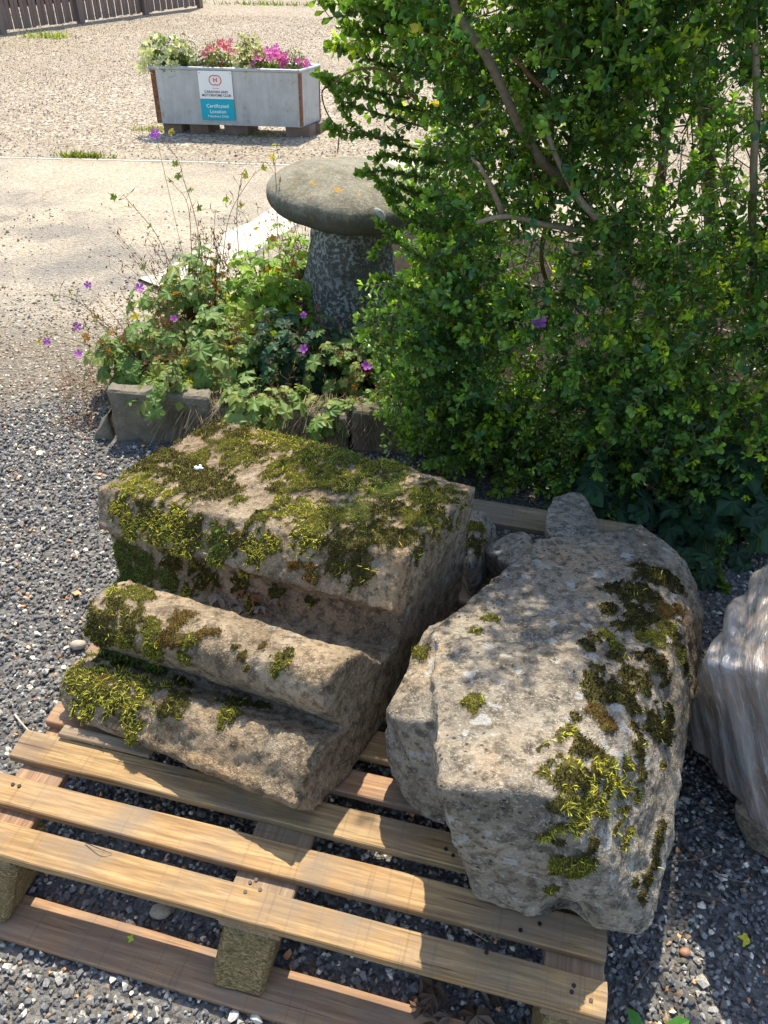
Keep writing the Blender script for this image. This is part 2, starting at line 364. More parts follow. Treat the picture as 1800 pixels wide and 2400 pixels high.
def keep_mid(T): return (T[:, 0] < -.7) & (T[:, 1] > 2.4+.25*edge_noise(T)) & (rng.random(len(T)) < np.clip(1.25-(T[:, 1]-2.5)*.9, .05, 1))
BR = np.array([(.40, .32, .22), (.54, .46, .34), (.24, .19, .13), (.66, .59, .47), (.33, .23, .14), (.12, .10, .08)]); BW = np.array([.3, .2, .2, .1, .1, .1])
pebbles('dusty_gravel', (-2.3, -.6), (2.2, 5.), 26000, .0065, keep=keep_mid, cols=BR, w=BW, label='dusty brown and pale pebbles left of the raised bed')
def keep_far(T): return (T[:, 1] > 6.2+.4*edge_noise(T, .8)) | (rng.random(len(T)) < .02)
pebbles('yard_gravel', (-8, 4), (3.2, 17), 62000, .0085, keep=keep_far, tpl=OCT, cols=BR, w=BW, zoff=.35, label='beige stone chippings of the sunlit yard behind the planter')
for (x, y, z_, s, c, lb) in [(376, 2135, .012, .021, (.42, .33, .22), 'brown and white flint stone in the gap behind the lowest pallet board'), (183, 1512, .015, .02, (.45, .36, .27), 'smooth pinkish pebble at the left end of the moulded block'), (1605, 2232, .006, .011, (.42, .20, .11), 'orange flat pebble on the dark gravel right of the pallet'), (1560, 1895, .008, .014, (.45, .45, .42), 'pale grey flint in the shade between the rock and the wrapped load'), (42, 1945, .02, .017, (.5, .5, .48), 'white lichened stone seen between the slats at the far left')]:
    p = pz(x, y, z_); bm = bmesh.new(); bmesh.ops.create_icosphere(bm, subdivisions=2, radius=1)
    vv = np.array([v.co[:] for v in bm.verts]); vv *= (1+.25*fbm(vv+x, 1.3, 2))[:, None]; ff = np.array([[v.index for v in f.verts] for f in bm.faces]); bm.free()
    tag(fast('flint', vv*[s, s*.75, s*.6]+p, ff, M['pebble'], smooth=True, col=np.array(c)*(1+.3*fbm(vv, 2)[:, None])), lb, 'stone')

# pale concrete kerb strip behind the bed
kp = smoothline([pz(350, 670, 0), pz(430, 640, 0), pz(600, 540, 0), pz(760, 445, 0), pz(940, 378, 0)], 6)
kp[:, 2] = 0; tk = np.gradient(kp, axis=0); nk = np.stack([-tk[:, 1], tk[:, 0], 0*tk[:, 0]], 1); nk /= np.linalg.norm(nk, axis=1, keepdims=True)
kp = smoothline(kp, 3); nk = np.stack([np.interp(np.linspace(0, 1, len(kp)), np.linspace(0, 1, len(nk)), nk[:, q_]) for q_ in range(3)], 1); e1 = (fbm(kp, 6, 4, 31)*.035)[:, None]*nk; e2 = (fbm(kp, 5, 4, 32)*.05)[:, None]*nk
V = np.concatenate([kp+nk*.12+e1+[0, 0, -.02], kp+nk*.09+e1+[0, 0, .018], kp-nk*.20+e2+[0, 0, .022], kp-nk*.22+e2+[0, 0, -.02]]); m_ = len(kp)
tag(pyd('kerb', V, [(k*m_+i, k*m_+i+1, (k+1)*m_+i+1, (k+1)*m_+i) for k in range(3) for i in range(m_-1)], M['kerb']), kind='structure')
# raised bed soil
bs = [(-1.0, 2.36), (-.3, 2.33), (.4, 2.28), (1.0, 2.1), (2.6, 1.9), (2.8, 4.2), (1.2, 4.4), (-.2, 4.9), (-.35, 4.2), (-.98, 3.2), (-1.02, 2.7)]
bmx = bmesh.new(); vs = [bmx.verts.new((x, y, .1)) for x, y in bs]; f = bmx.faces.new(vs); bmesh.ops.triangulate(bmx, faces=[f])
for _ in range(5): bmesh.ops.subdivide_edges(bmx, edges=[e for e in bmx.edges if e.calc_length() > .12], cuts=1, use_grid_fill=False); bmesh.ops.triangulate(bmx, faces=bmx.faces)
A_ = np.array([v.co[:] for v in bmx.verts]); bd = np.array([v.is_boundary for v in bmx.verts])
A_[:, 2] = np.where(bd, -.02, .09+.03*fbm(A_, 3., 3)); A_[:, 2] = np.where(A_[:, 0] > .9, A_[:, 2]*np.clip((A_[:, 1]-1.9)*2, 0, 1)-.01, A_[:, 2])
for v, c in zip(bmx.verts, A_): v.co = c
me = bpy.data.meshes.new('soil_bed'); bmx.to_mesh(me); bmx.free(); tag(link('soil_bed', me, M['soil']), kind='structure')

# ------------------------------------------------------------------ retaining edge of the bed: concrete blocks
def roughblock(name, P8, mat, parent, cuts=5, amp=.008, s=0, smooth=True):
    bm = bmesh.new(); vs = [bm.verts.new(p) for p in P8]
    for f in BF: bm.faces.new([vs[i] for i in f])
    bmesh.ops.recalc_face_normals(bm, faces=bm.faces); bmesh.ops.bevel(bm, geom=bm.edges[:], offset=.008, segments=1, affect='EDGES')
    for _ in range(cuts):
        ed = [e for e in bm.edges if e.calc_length() > .03]
        if not ed: break
        bmesh.ops.subdivide_edges(bm, edges=ed, cuts=1)
    bmesh.ops.triangulate(bm, faces=bm.faces); bm.normal_update()
    V = np.array([v.co[:] for v in bm.verts]); N = np.array([v.normal[:] for v in bm.verts]); ff = np.array([[v.index for v in f.verts] for f in bm.faces]); bm.free()
    V = V+N*(fbm(V, 9, 4, s)*amp+(fbm(V, 30, 3, s+3)*amp*.5))[:, None]; return fast(name, V, ff, mat, parent, smooth=smooth)
ring = empty('bed_edging', (-.3, 2.32, 0), 'low weathered concrete edging of the raised bed behind the mossy blocks', 'edging')
ex = [(-.965, 2.315), (-.60, 2.315), (-.41, 2.30), (-.12, 2.285), (.22, 2.26), (.62, 2.2)]
eh = [(.205, .185), (.15, .13), (.15, .14), (.165, .155), (.15, .12)]
for i in range(5):
    (x0, y0), (x1, y1) = ex[i], ex[i+1]; h0, h1 = eh[i]; x1 -= .012; d = .07
    roughblock('concrete_block', [(x0, y0, -.02), (x1, y1, -.02), (x1, y1+d, -.02), (x0, y0+d, -.02), (x0, y0, h0), (x1, y1, h1), (x1, y1+d, h1), (x0, y0+d, h0)], M['conc'], ring, 5, .015, i, smooth=False)
roughblock('concrete_block', [(-1.055, 2.31, -.02), (-.978, 2.32, -.02), (-.978, 2.40, -.02), (-1.05, 2.38, -.02), (-1.04, 2.315, .03), (-.978, 2.32, .11), (-.978, 2.39, .11), (-1.03, 2.36, .05)], M['conc'], ring, 4, .02, 9)

# ------------------------------------------------------------------ far fence and hedge
fn = NT('fence_boards', .85, .2); g_ = fn.noise(1., 5, .65, fn.map((30, 30, 2.2))); r_ = fn.rand()
fn.col(fn.mix(fn.ramp(r_, [(0, 0.), (1, .6)]), fn.ramp(g_, [(.3, (.11, .075, .058)), (.7, (.27, .195, .155))]), (.17, .13, .11))); fn.bump(g_, .4, .004); M['fence'] = fn.m
f0 = pz(-260, 112, 0)[:2]; f1 = pz(462, 18, 0)[:2]; fd = f1-f0; fl = np.linalg.norm(fd); fd /= fl; fnrm = np.array([fd[1], -fd[0]])
fence = empty('board_fence', (f0[0], f0[1], 0), 'tall dark brown vertical board fence at the far left of the yard', 'fence')
nb = int(fl/.092); bh = 1.7
meb = None
ang = math.atan2(fd[1], fd[0])
for i in range(nb):
    c = f0+fd*(i+.5)*fl/nb; w = .046; t = .011 if i % 2 else .022
    if meb is None:
        bm = bmesh.new(); bmesh.ops.create_cube(bm, size=1); bmesh.ops.scale(bm, verts=bm.verts, vec=(.078, .02, bh)); bmesh.ops.translate(bm, verts=bm.verts, vec=(0, 0, bh/2+.03))
        bmesh.ops.bevel(bm, geom=[e for e in bm.edges if abs((e.verts[0].co-e.verts[1].co).z) > .5], offset=.004, segments=1, affect='EDGES')
        meb = bpy.data.meshes.new('board'); bm.to_mesh(meb); bm.free(); meb.materials.append(M['fence'])
    o = link('board', meb, None, fence); o.location = (c[0]-f0[0]+fnrm[0]*t, c[1]-f0[1]+fnrm[1]*t, random.uniform(-.01, .01)); o.rotation_euler = (0, 0, ang+random.uniform(-.05, .05)); o.scale = (random.uniform(.88, 1.02), 1, 1)
for k in range(5):
    c = f0+fd*(fl*(k+.1)/4.1) ; 
    p = lambda a, b, z: (c[0]+fd[0]*a+fnrm[0]*b, c[1]+fd[1]*a+fnrm[1]*b, z)
    hexa('post', [p(-.06, .035, 0), p(.06, .035, 0), p(.06, .11, 0), p(-.06, .11, 0), p(-.06, .035, 1.72), p(.06, .035, 1.72), p(.06, .11, 1.72), p(-.06, .11, 1.72)], M['fence'], fence, .006)
bf = [f0[0], f0[1]]
hexa('back_rail', [np.append(f0-fnrm*.05, .3), np.append(f1-fnrm*.05, .3), np.append(f1-fnrm*.015, .3), np.append(f0-fnrm*.015, .3), np.append(f0-fnrm*.05, 1.5), np.append(f1-fnrm*.05, 1.5), np.append(f1-fnrm*.015, 1.5), np.append(f0-fnrm*.015, 1.5)], M['fence'], fence, .004)

# simple leaf templates
def leaf_tpl(L=1., w=.5, fold=.12, curl=.15):
    v = np.array([(0, 0, 0), (.38, w*.44, fold*.7), (.38, -w*.44, fold*.7), (.76, w*.46, fold), (.76, -w*.46, fold), (1, 0, -curl*.6), (.58, 0, 0)])*[L, L, L]
    f = np.array([(0, 6, 1), (1, 6, 3), (3, 6, 5), (0, 2, 6), (2, 4, 6), (4, 5, 6)]); return v, f
LV, LF = leaf_tpl(1, .56)
def leaves(acc, T, D, size, cols, roll=None, tv=LV, tf=LF):
    N = len(T); B = basis(D, rng.uniform(-3.14, 3.14, N) if roll is None else roll)*np.asarray(size).reshape(-1, 1, 1)
    V, Fc = inst(tv, tf, B, T); acc.add(V, Fc, np.repeat(cols, len(tv), 0))
def rdir(N, up_=0.):
    d = rng.standard_normal((N, 3)); d[:, 2] += up_; return d/np.linalg.norm(d, axis=1, keepdims=True)
a_ = Acc(); N = 9000; c0 = pz(600, -25, 0)
T = c0+rng.uniform(-1, 1, (N, 3))*[3.3, .7, 0]+[0, 1.2, 0]; T[:, 2] = rng.uniform(0, 1.7, N)*(1+.2*fbm(T, 1.)); leaves(a_, T, rdir(N), rng.uniform(.05, .11, N), np.array([(.05, .10, .02)])*rng.uniform(.5, 1.7, (N, 1)))
hedge = empty('hedge', (float(c0[0]), float(c0[1])+1.2, 0), 'green hedge growing past the far end of the fence', 'hedge'); a_.build('foliage', M['leaf'], hedge, kind='stuff')
st_ = Acc()
for k in range(10):
    x = c0[0]-3+k*.66; st_.add(*tube([(x, c0[1]+1.2, 0), (x+.1, c0[1]+1.2, .8), (x, c0[1]+1.3, 1.4)], .02, 5), (.12, .08, .05))
st_.build('stem', M['bark'], hedge)
# grass tufts and weeds in the yard
def tuft(name, p, r, n, h, label, cat, col, grp=None, kind='stuff'):
    a = Acc(); T = p+np.stack([rng.normal(0, r[0], n), rng.normal(0, r[1], n), np.zeros(n)], 1)
    bl = np.array([(0, .12, 0), (0, -.12, 0), (.5, .07, .06), (.5, -.07, .06), (1, 0, -.1)]); bf_ = np.array([(0, 1, 3), (0, 3, 2), (2, 3, 4)])
    leaves(a, T, rdir(n, 1.6), rng.uniform(.5, 1.2, n)*h, np.array([col])*rng.uniform(.6, 1.5, (n, 1)), tv=bl, tf=bf_)
    return tag(a.build(name, M['ger'], kind=kind), label, cat, grp)
tuft('grass_tuft', pz(200, 368, 0), (.10, .02), 260, .05, 'small green grass tuft growing in the joint of the yard left of the planter', 'grass tuft', (.16, .20, .03))
tuft('weed', pz(110, 88, 0), (.16, .06), 150, .11, 'pale green low weeds at the foot of the board fence', 'weed', (.25, .34, .08))
tuft('weed', pz(360, 305, 0), (.08, .05), 160, .05, 'sparse weeds at the left end of the planter base', 'weed', (.22, .25, .05))
tuft('grass_tuft', pz(600, 318, 0), (.12, .05), 120, .04, 'yellowish grass under the right half of the planter', 'grass tuft', (.2, .2, .04))
tuft('grass_tuft', pz(640, 12, 0), (.8, .12), 260, .10, 'strip of grass where the gravel ends below the hedge', 'grass tuft', (.14, .2, .04))

# ------------------------------------------------------------------ galvanised planter on bricks
def galv():
    m = NT('galvanised_steel', .5, .5); n = m.noise(5, 6, .7); s_ = m.noise(1., 5, .65, m.map((34, 34, 3.5)))
    c = m.ramp(n, [(.3, (.30, .31, .31)), (.7, (.44, .45, .45))]); c = m.mix(m.ramp(s_, [(.45, 0.), (.7, .55)]), c, (.50, .51, .50))
    c = m.mix(m.ramp(m.noise(13, 5, .7), [(.58, 0.), (.72, .7)]), c, (.22, .19, .15)); m.col(c); m.b.inputs['Metallic'].default_value = .35; m.bump(n, .3, .004); return m.m
M['galv'] = galv(); M['rust'] = NT('rusty_steel', .85, .2); _m = M['rust']; _n = _m.noise(40, 5, .7)
_m.col(_m.ramp(_n, [(.3, (.10, .04, .02)), (.6, (.24, .11, .055)), (.8, (.30, .26, .23))])); M['rust'] = _m.m
M['brick'] = conc_mat('engineering_brick', (.16, .11, .085), (.24, .17, .135))
pl = empty('planter_trough', (-1.39, 7.27, 0), 'long rectangular galvanised steel planter trough with a club sign, raised on bricks in the yard', 'planter')
FL, FR, BR_, BL = [np.array(p) for p in ((-2.0, 7.14), (-.785, 7.12), (-.65, 7.44), (-1.865, 7.46))]
zb, zt = .085, .50
def ringpoly(off):
    c = (FL+BR_)/2; return [c+(q-c)*(1-off/.35*np.array([.35, 1])) for q in (FL, FR, BR_, BL)]
o_ = ringpoly(0); i_ = ringpoly(.012)
V = [(*q, zb) for q in o_]+[(*q, zt) for q in o_]+[(*q, zt) for q in i_]+[(*q, zb+.02) for q in i_]
pyd('tank_body', V, [(3, 2, 1, 0)]+[(k, (k+1) % 4, 4+(k+1) % 4, 4+k) for k in range(4)]+[(4+k, 4+(k+1) % 4, 8+(k+1) % 4, 8+k) for k in range(4)]+[(8+k, 8+(k+1) % 4, 12+(k+1) % 4, 12+k) for k in range(4)]+[(12, 13, 14, 15)], M['galv'], pl)
a_ = Acc()
for k in range(4):
    p, q = np.append(o_[k], zt), np.append(o_[(k+1) % 4], zt); d = (q-p)/np.linalg.norm(q-p)
    a_.add(*tube([p-d*.012, q+d*.012], .014, 8), (.5, .5, .5))
a_.build('rim', M['galv'], pl, smooth=True)
for k in range(4):
    p = o_[k]; d1 = (o_[(k+1) % 4]-p); d1 /= np.linalg.norm(d1); d0 = (o_[(k+3) % 4]-p); d0 /= np.linalg.norm(d0); n1 = -d0*.004; n0 = -d1*.004; wd = .035; wd0 = .008
    e = [p+n0+n1, p+d1*wd+n1, p+d1*wd, p+d0*wd0, p+d0*wd0+n0]
    pyd('corner_strip', [(*q, zb+.004) for q in e]+[(*q, zt-.018) for q in e], [(4, 3, 2, 1, 0), (5, 6, 7, 8, 9)]+[(i, (i+1) % 5, 5+(i+1) % 5, 5+i) for i in range(5)], M['rust'], pl)
V = [(*q, zt-.05) for q in ringpoly(.014)]; pyd('potting_soil', V+[(v[0], v[1], v[2]-.02) for v in V], BF, M['soil'], pl)
# bricks
for k, (x0, x1, y0) in enumerate([(385, 427, 312), (447, 490, 313), (527, 582, 317), (670, 726, 322)]):
    a, b = pz(x0, y0, 0), pz(x1, y0, 0); dd = np.array([.06, .2, 0]); q = [a, b, b+dd, a+dd]
    o = hexa('brick', q+[c+[0, 0, .083] for c in q], M['brick'], None, .004)
    tag(o, ['dark brick under the left end of the steel planter', 'second brick from the left under the steel planter, in its shadow', 'brick under the middle of the steel planter below the sign', 'brick under the front right corner of the steel planter'][k], 'brick', 'bricks that carry the planter')
a = pz(722, 312, 0); q = [a, a+[.11, -.02, 0], a+[.16, .19, 0], a+[.05, .2, 0]]
tag(hexa('brick', q+[c+[0, 0, .083] for c in q], M['brick'], None, .004), 'brick under the back right corner of the steel planter', 'brick', 'bricks that carry the planter')
# sign
yS = 7.118
def sp(x, y, off=0): p = py(x, y, yS-off); return p
wM, tM, rM, gM, kM = flat('sign_white', (.78, .78, .75), .5), flat('sign_teal', (.0, .36, .46), .5), flat('sign_red', (.62, .07, .05), .5), flat('sign_grey', (.13, .10, .12), .6), flat('screw', (.3, .3, .3), .4, .5, .8)
sx0, sx1 = sp(462, 165)[0], sp(552, 281)[0]; sz1, sz0 = sp(505, 166)[2], sp(512, 282)[2]; szm = sp(508, 232)[2]
sign = empty('club_sign', (sx0, yS, sz0), 'white and teal sign with a red round emblem fixed to the front of the planter', 'sign')
def bx(name, x0, x1, y0, y1, z0, z1, mat, par, bev=.0015): return hexa(name, [(x0, y0, z0), (x1, y0, z0), (x1, y1, z0), (x0, y1, z0), (x0, y0, z1), (x1, y0, z1), (x1, y1, z1), (x0, y1, z1)], mat, par, bev)
bx('upper_panel', sx0, sx1, yS-.004, yS, szm, sz1, wM, sign); bx('lower_panel', sx0, sx1, yS-.004, yS, sz0, szm-.0015, tM, sign)
sw = sx1-sx0; sh = sz1-sz0; sc_ = (sx0+sx1)/2
def text(s, width, h, cx, cz, mat, par, name='lettering'):
    cu = bpy.data.curves.new(name, 'FONT'); cu.body = s; cu.align_x = 'CENTER'; cu.align_y = 'CENTER'; cu.extrude = .02; cu.offset = .012; cu.resolution_u = 3
    o = bpy.data.objects.new('tmp', cu); COL.objects.link(o); bpy.context.view_layer.update()
    me = bpy.data.meshes.new_from_object(o.evaluated_get(bpy.context.evaluated_depsgraph_get())); bpy.data.objects.remove(o); me.name = name
    v = np.array([q.co[:] for q in me.vertices]); v[:, :2] -= (v[:, :2].max(0)+v[:, :2].min(0))/2
    v[:, 0] *= width/np.ptp(v[:, 0]); v[:, 1] *= h/np.ptp(v[:, 1])
    w = np.stack([v[:, 0]+cx, np.where(v[:, 2] > 0, yS-.0062, yS-.0042), v[:, 1]+cz], 1)-wloc(par); me.vertices.foreach_set('co', w.astype(np.float32).ravel()); me.update()
    return link(name, me, mat, par)
text('CARAVAN AND', sw*.70, sh*.052, sc_, sz0+sh*.585, gM, sign); text('MOTORHOME CLUB', sw*.86, sh*.052, sc_, sz0+sh*.515, gM, sign)
text('Certificated', sw*.66, sh*.075, sc_, sz0+sh*.30, wM, sign); text('Location', sw*.48, sh*.07, sc_, sz0+sh*.185, wM, sign); text('Members Only', sw*.62, sh*.062, sc_, sz0+sh*.08, wM, sign)
text('— — —', sw*.18, sh*.008, sc_, sz0+sh*.655, rM, sign)
a_ = Acc(); lz = sz0+sh*.815; lr = sh*.095
for s_ in (-1, 1):
    th_ = np.linspace(R(62), R(300), 26) if s_ < 0 else np.linspace(R(118), R(-120), 26)
    cx_ = sc_+s_*lr*.42; pts = np.stack([cx_+np.cos(th_)*lr*.98, np.full(26, yS-.005), lz+np.sin(th_)*lr], 1)
    a_.add(*tube(pts, lr*.10, 6))
mp = np.array([(-.30, -.35), (-.42, .5), (0, .0), (.42, .5), (.30, -.35)])*lr
a_.add(*tube(np.stack([sc_+mp[:, 0], np.full(5, yS-.005), lz+mp[:, 1]], 1), lr*.12, 6))
a_.build('emblem', rM, sign)
for (x, z) in [(sx0+.015, sz1-.015), (sx1-.015, sz1-.015), (sx0+.015, sz0+.015), (sx1-.015, sz0+.015)]:
    V, Fc = tube([(x, yS-.007, z), (x, yS-.003, z)], .004, 8); pyd('screw', np.vstack([V]), list(map(tuple, Fc))+[tuple(range(7, -1, -1))], kM, sign)

# flowering plants in the planter
def petal_disc(n=5, cup=.3):
    V = [(0, 0, 0)]; Fc = []
    for k in range(n):
        a = k*2*math.pi/n
        for da, r in ((-.50, .78), (-.20, 1.), (.20, 1.), (.50, .78)):
            V.append((r*math.cos(a+da), r*math.sin(a+da), cup*r))
        b = 1+k*4; Fc += [(0, b, b+1), (0, b+1, b+2), (0, b+2, b+3)]
    return np.array(V), np.array(Fc)
PD = {n: petal_disc(n) for n in (4, 5)}
def flowers(parent, spots, size, cols, eye=(.75, .7, .1), n=5, name='flower', tilt=.7):
    for p in spots:
        d = np.array([random.uniform(-.5, .5), -random.uniform(.3, 1.), random.uniform(.2, 1.1)]); B = basis(d[None], np.array([random.uniform(0, 6)]))[0]
        tv, tf = PD[n]; L = tv[:, [2, 0, 1]]*size*random.uniform(.75, 1.15); c = np.array(cols[random.randrange(len(cols))]); cc = np.tile(c, (len(tv), 1)); cc[0] = eye
        fast(name, (B @ L.T).T+p, tf, M['petal'], parent, col=cc)
def clump(label, px0, px1, n, h, lcol, lsize, fl, fcols, nf, fs, cat, top=.6, eye=(.75, .7, .1), rag=0.):
    x0, x1 = py(px0, 150, 7.28)[0], py(px1, 150, 7.28)[0]; c = np.array([(x0+x1)/2, 7.28, zt-.05]); hw = (x1-x0)/2
    e = empty('flowering_plant', c, label, cat, 'bedding plants in the steel planter'); a = Acc()
    q = rdir(n); q[:, 2] = abs(q[:, 2]); r = rng.random(n)**.4; T = c+q*r[:, None]*[hw, .15, h]*(1+.25*fbm(q*3+px0, 1.)[:, None])
    leaves(a, T, rdir(n, .5), lsize*rng.uniform(.6, 1.3, n), np.array([lcol])*rng.uniform(.5, 1.5, (n, 1)))
    for k in range(14):
        t = c+rdir(1, 1.)[0]*[hw, .14, h]*.8; a.add(*tube([c+[random.uniform(-.5, .5)*hw, 0, 0], (c+t)/2, t], .003, 4), (.08, .10, .03))
    a.build('foliage', M['ger'], e, kind='stuff')
    q = rdir(nf); q[:, 2] = abs(q[:, 2]); q[:, 1] = -abs(q[:, 1]); flowers(e, [c+v*[hw*.98, .15, h*1.02] for v in q] if fl is None else [py(x, y, 7.2+random.uniform(-.05, .1)) for x, y in fl], fs, fcols, eye)
clump('white and cream petunia spilling over the left end of the planter', 325, 462, 700, .26, (.14, .20, .05), .04, None, [(.74, .75, .52), (.8, .8, .62), (.62, .68, .30)], 46, .036, 'petunia')
clump('twiggy lavender with dark seed heads behind the white petunias', 385, 480, 420, .27, (.13, .14, .07), .02, None, [(.12, .09, .08)], 34, .010, 'lavender', eye=(.1, .08, .07))
clump('red and salmon geranium in the middle of the planter', 455, 552, 620, .20, (.15, .17, .07), .03, [(485, 118), (492, 110), (500, 118), (478, 128), (530, 102), (522, 98), (537, 108), (541, 98), (515, 110), (534, 118), (503, 158), (519, 152), (512, 100), (525, 112), (545, 122)], [(.75, .10, .12), (.78, .30, .32), (.8, .12, .16)], 0, .028, 'geranium', eye=(.5, .05, .05))
clump('tall cream flowered plant right of centre in the planter', 545, 625, 650, .29, (.20, .22, .06), .028, None, [(.70, .68, .38), (.62, .62, .25), (.78, .76, .6)], 52, .020, 'snapdragon')
clump('bright magenta cyclamen like flowers on the right of the planter', 590, 680, 500, .17, (.14, .19, .05), .028, [(605, 138), (612, 145), (622, 130), (598, 130), (628, 120), (640, 116), (648, 110), (652, 122), (660, 130), (668, 140), (655, 143), (664, 150), (672, 128), (612, 128), (640, 127), (646, 134), (665, 158), (592, 150), (633, 137)], [(.80, .07, .38), (.75, .12, .42), (.85, .2, .5)], 0, .036, 'flower', eye=(.6, .03, .25))
clump('grey green bushy lavender at the right end of the planter', 655, 722, 520, .20, (.15, .19, .10), .018, [(693, 142), (700, 148), (712, 140), (718, 143), (722, 150), (716, 152), (706, 141)], [(.80, .12, .42)], 0, .026, 'lavender', eye=(.6, .03, .25))

# ------------------------------------------------------------------ staddle stone
def lathe(prof, n=64, c=(0, 0, 0)):
    V = []; Fc = []
    for r, z in prof:
        for k in range(n): a = k*2*math.pi/n; V.append((c[0]+r*math.cos(a), c[1]+r*math.sin(a), c[2]+z))
    for i in range(len(prof)-1):
        for k in range(n): Fc.append((i*n+k, i*n+(k+1) % n, (i+1)*n+(k+1) % n, (i+1)*n+k))
    return np.array(V), np.array(Fc)
def stad(name, c0, c1, lich, orange):
    m = NT(name, .95, .1); n = m.noise(14, 6, .7); f_ = m.noise(95, 5, .8)
    c = m.ramp(n, [(.3, c0), (.7, c1)]); c = m.mix(m.ramp(f_, [(.5, 0.), (.66, .75)]), c, lich if orange else (.05, .045, .03))
    if orange:
        c = m.mix(m.math('MULTIPLY', m.ramp(m.noise(22, 2, .4), [(.66, 0.), (.70, 1.)]), .8), c, (.50, .28, .05))
        c = m.mix(m.ramp(m.noise(9, 5, .7), [(.5, 0.), (.66, .65)]), c, (.12, .105, .06)); sp_ = m.n('SeparateXYZ'); m.L(m.pos(), sp_.inputs[0]); zz = m.math('ADD', sp_.outputs[2], m.math('MULTIPLY', m.math('SUBTRACT', m.noise(30, 5, .75), .5), .10)); c = m.mix(m.ramp(zz, [(.630, .8), (.675, 0.)]), c, (.065, .058, .045))  # rim side darkened by height: shade put into the colour with the dark mottling
    else:
        wv = m.n('VectorMath', operation='MULTIPLY_ADD'); wn = m.n('TexNoise'); wn.inputs['Scale'].default_value = 40; m.L(m.pos(), wn.inputs[0]); m.L(wn.outputs[1], wv.inputs[0]); wv.inputs[1].default_value = (.025,)*3; m.L(m.pos(), wv.inputs[2])
        c = m.mix(m.math('MULTIPLY', m.ramp(m.noise(62, 6, .62, dist=.4), [(.515, 0.), (.545, 1.)]), m.ramp(m.noise(7, 3), [(.34, 0.2), (.55, 1.)])), c, lich)
    m.col(c); m.bump(m.math('ADD', n, f_), .8, .008); return m.m
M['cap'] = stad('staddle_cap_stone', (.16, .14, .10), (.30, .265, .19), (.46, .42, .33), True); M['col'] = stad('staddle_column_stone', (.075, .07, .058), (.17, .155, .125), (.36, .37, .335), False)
SC = np.array([-.165, 3.16, 0])
stn = empty('staddle_stone', SC, 'mushroom shaped staddle stone with a lichened round cap, standing in the flower bed', 'staddle stone')
prof = [(0.001, .745), (.06, .744), (.12, .738), (.17, .730), (.22, .718), (.265, .702), (.295, .687), (.317, .670), (.329, .652), (.333, .630), (.330, .608), (.320, .590), (.298, .575), (.22, .562), (.12, .556), (.001, .556)]
V, Fc = lathe(prof, 96, SC); V = V+np.stack([fbm(V, 5, 5, 3), fbm(V, 5, 5, 4), fbm(V, 6, 5, 5)], 1)*.020
ct = np.array([0, 0, .62])+SC; t_ = R(4.0); dv = V-ct; V = ct+np.stack([dv[:, 0]*math.cos(t_)+dv[:, 2]*math.sin(t_), dv[:, 1], -dv[:, 0]*math.sin(t_)+dv[:, 2]*math.cos(t_)], 1)
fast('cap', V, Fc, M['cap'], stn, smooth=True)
prof = [(.150, .575), (.152, .50), (.158, .44), (.170, .38), (.185, .31), (.200, .22), (.212, .12), (.220, .0)]
V, Fc = lathe([(r, z) for r, z in [tuple(np.array(prof[i])*(1-t)+np.array(prof[i+1])*t) for i in range(7) for t in (0, .25, .5, .75)]+[prof[-1]]], 80, SC)
dv = V-SC; a = np.arctan2(dv[:, 1], dv[:, 0]); sq = 1+.05*np.cos(4*a+.6); V[:, :2] = SC[:2]+dv[:, :2]*sq[:, None]; V = V+np.stack([fbm(V, 10, 4, 13), fbm(V, 10, 4, 14), 0*a], 1)*.014
fast('column', V, Fc, M['col'], stn, smooth=True)
# whitish lichen rosette hanging on the cap rim
q = py(884, 510, 2.86); bm = bmesh.new(); bmesh.ops.create_icosphere(bm, subdivisions=3, radius=1); vv = np.array([v.co[:] for v in bm.verts]); ff = np.array([[v.index for v in f.verts] for f in bm.faces]); bm.free()
vv *= (1+.2*fbm(vv, 2.5, 3))[:, None]; fast('lichen_rosette', vv*[.030, .012, .032]+q, ff, M['pebble'], stn, smooth=True, col=(.42, .44, .38))

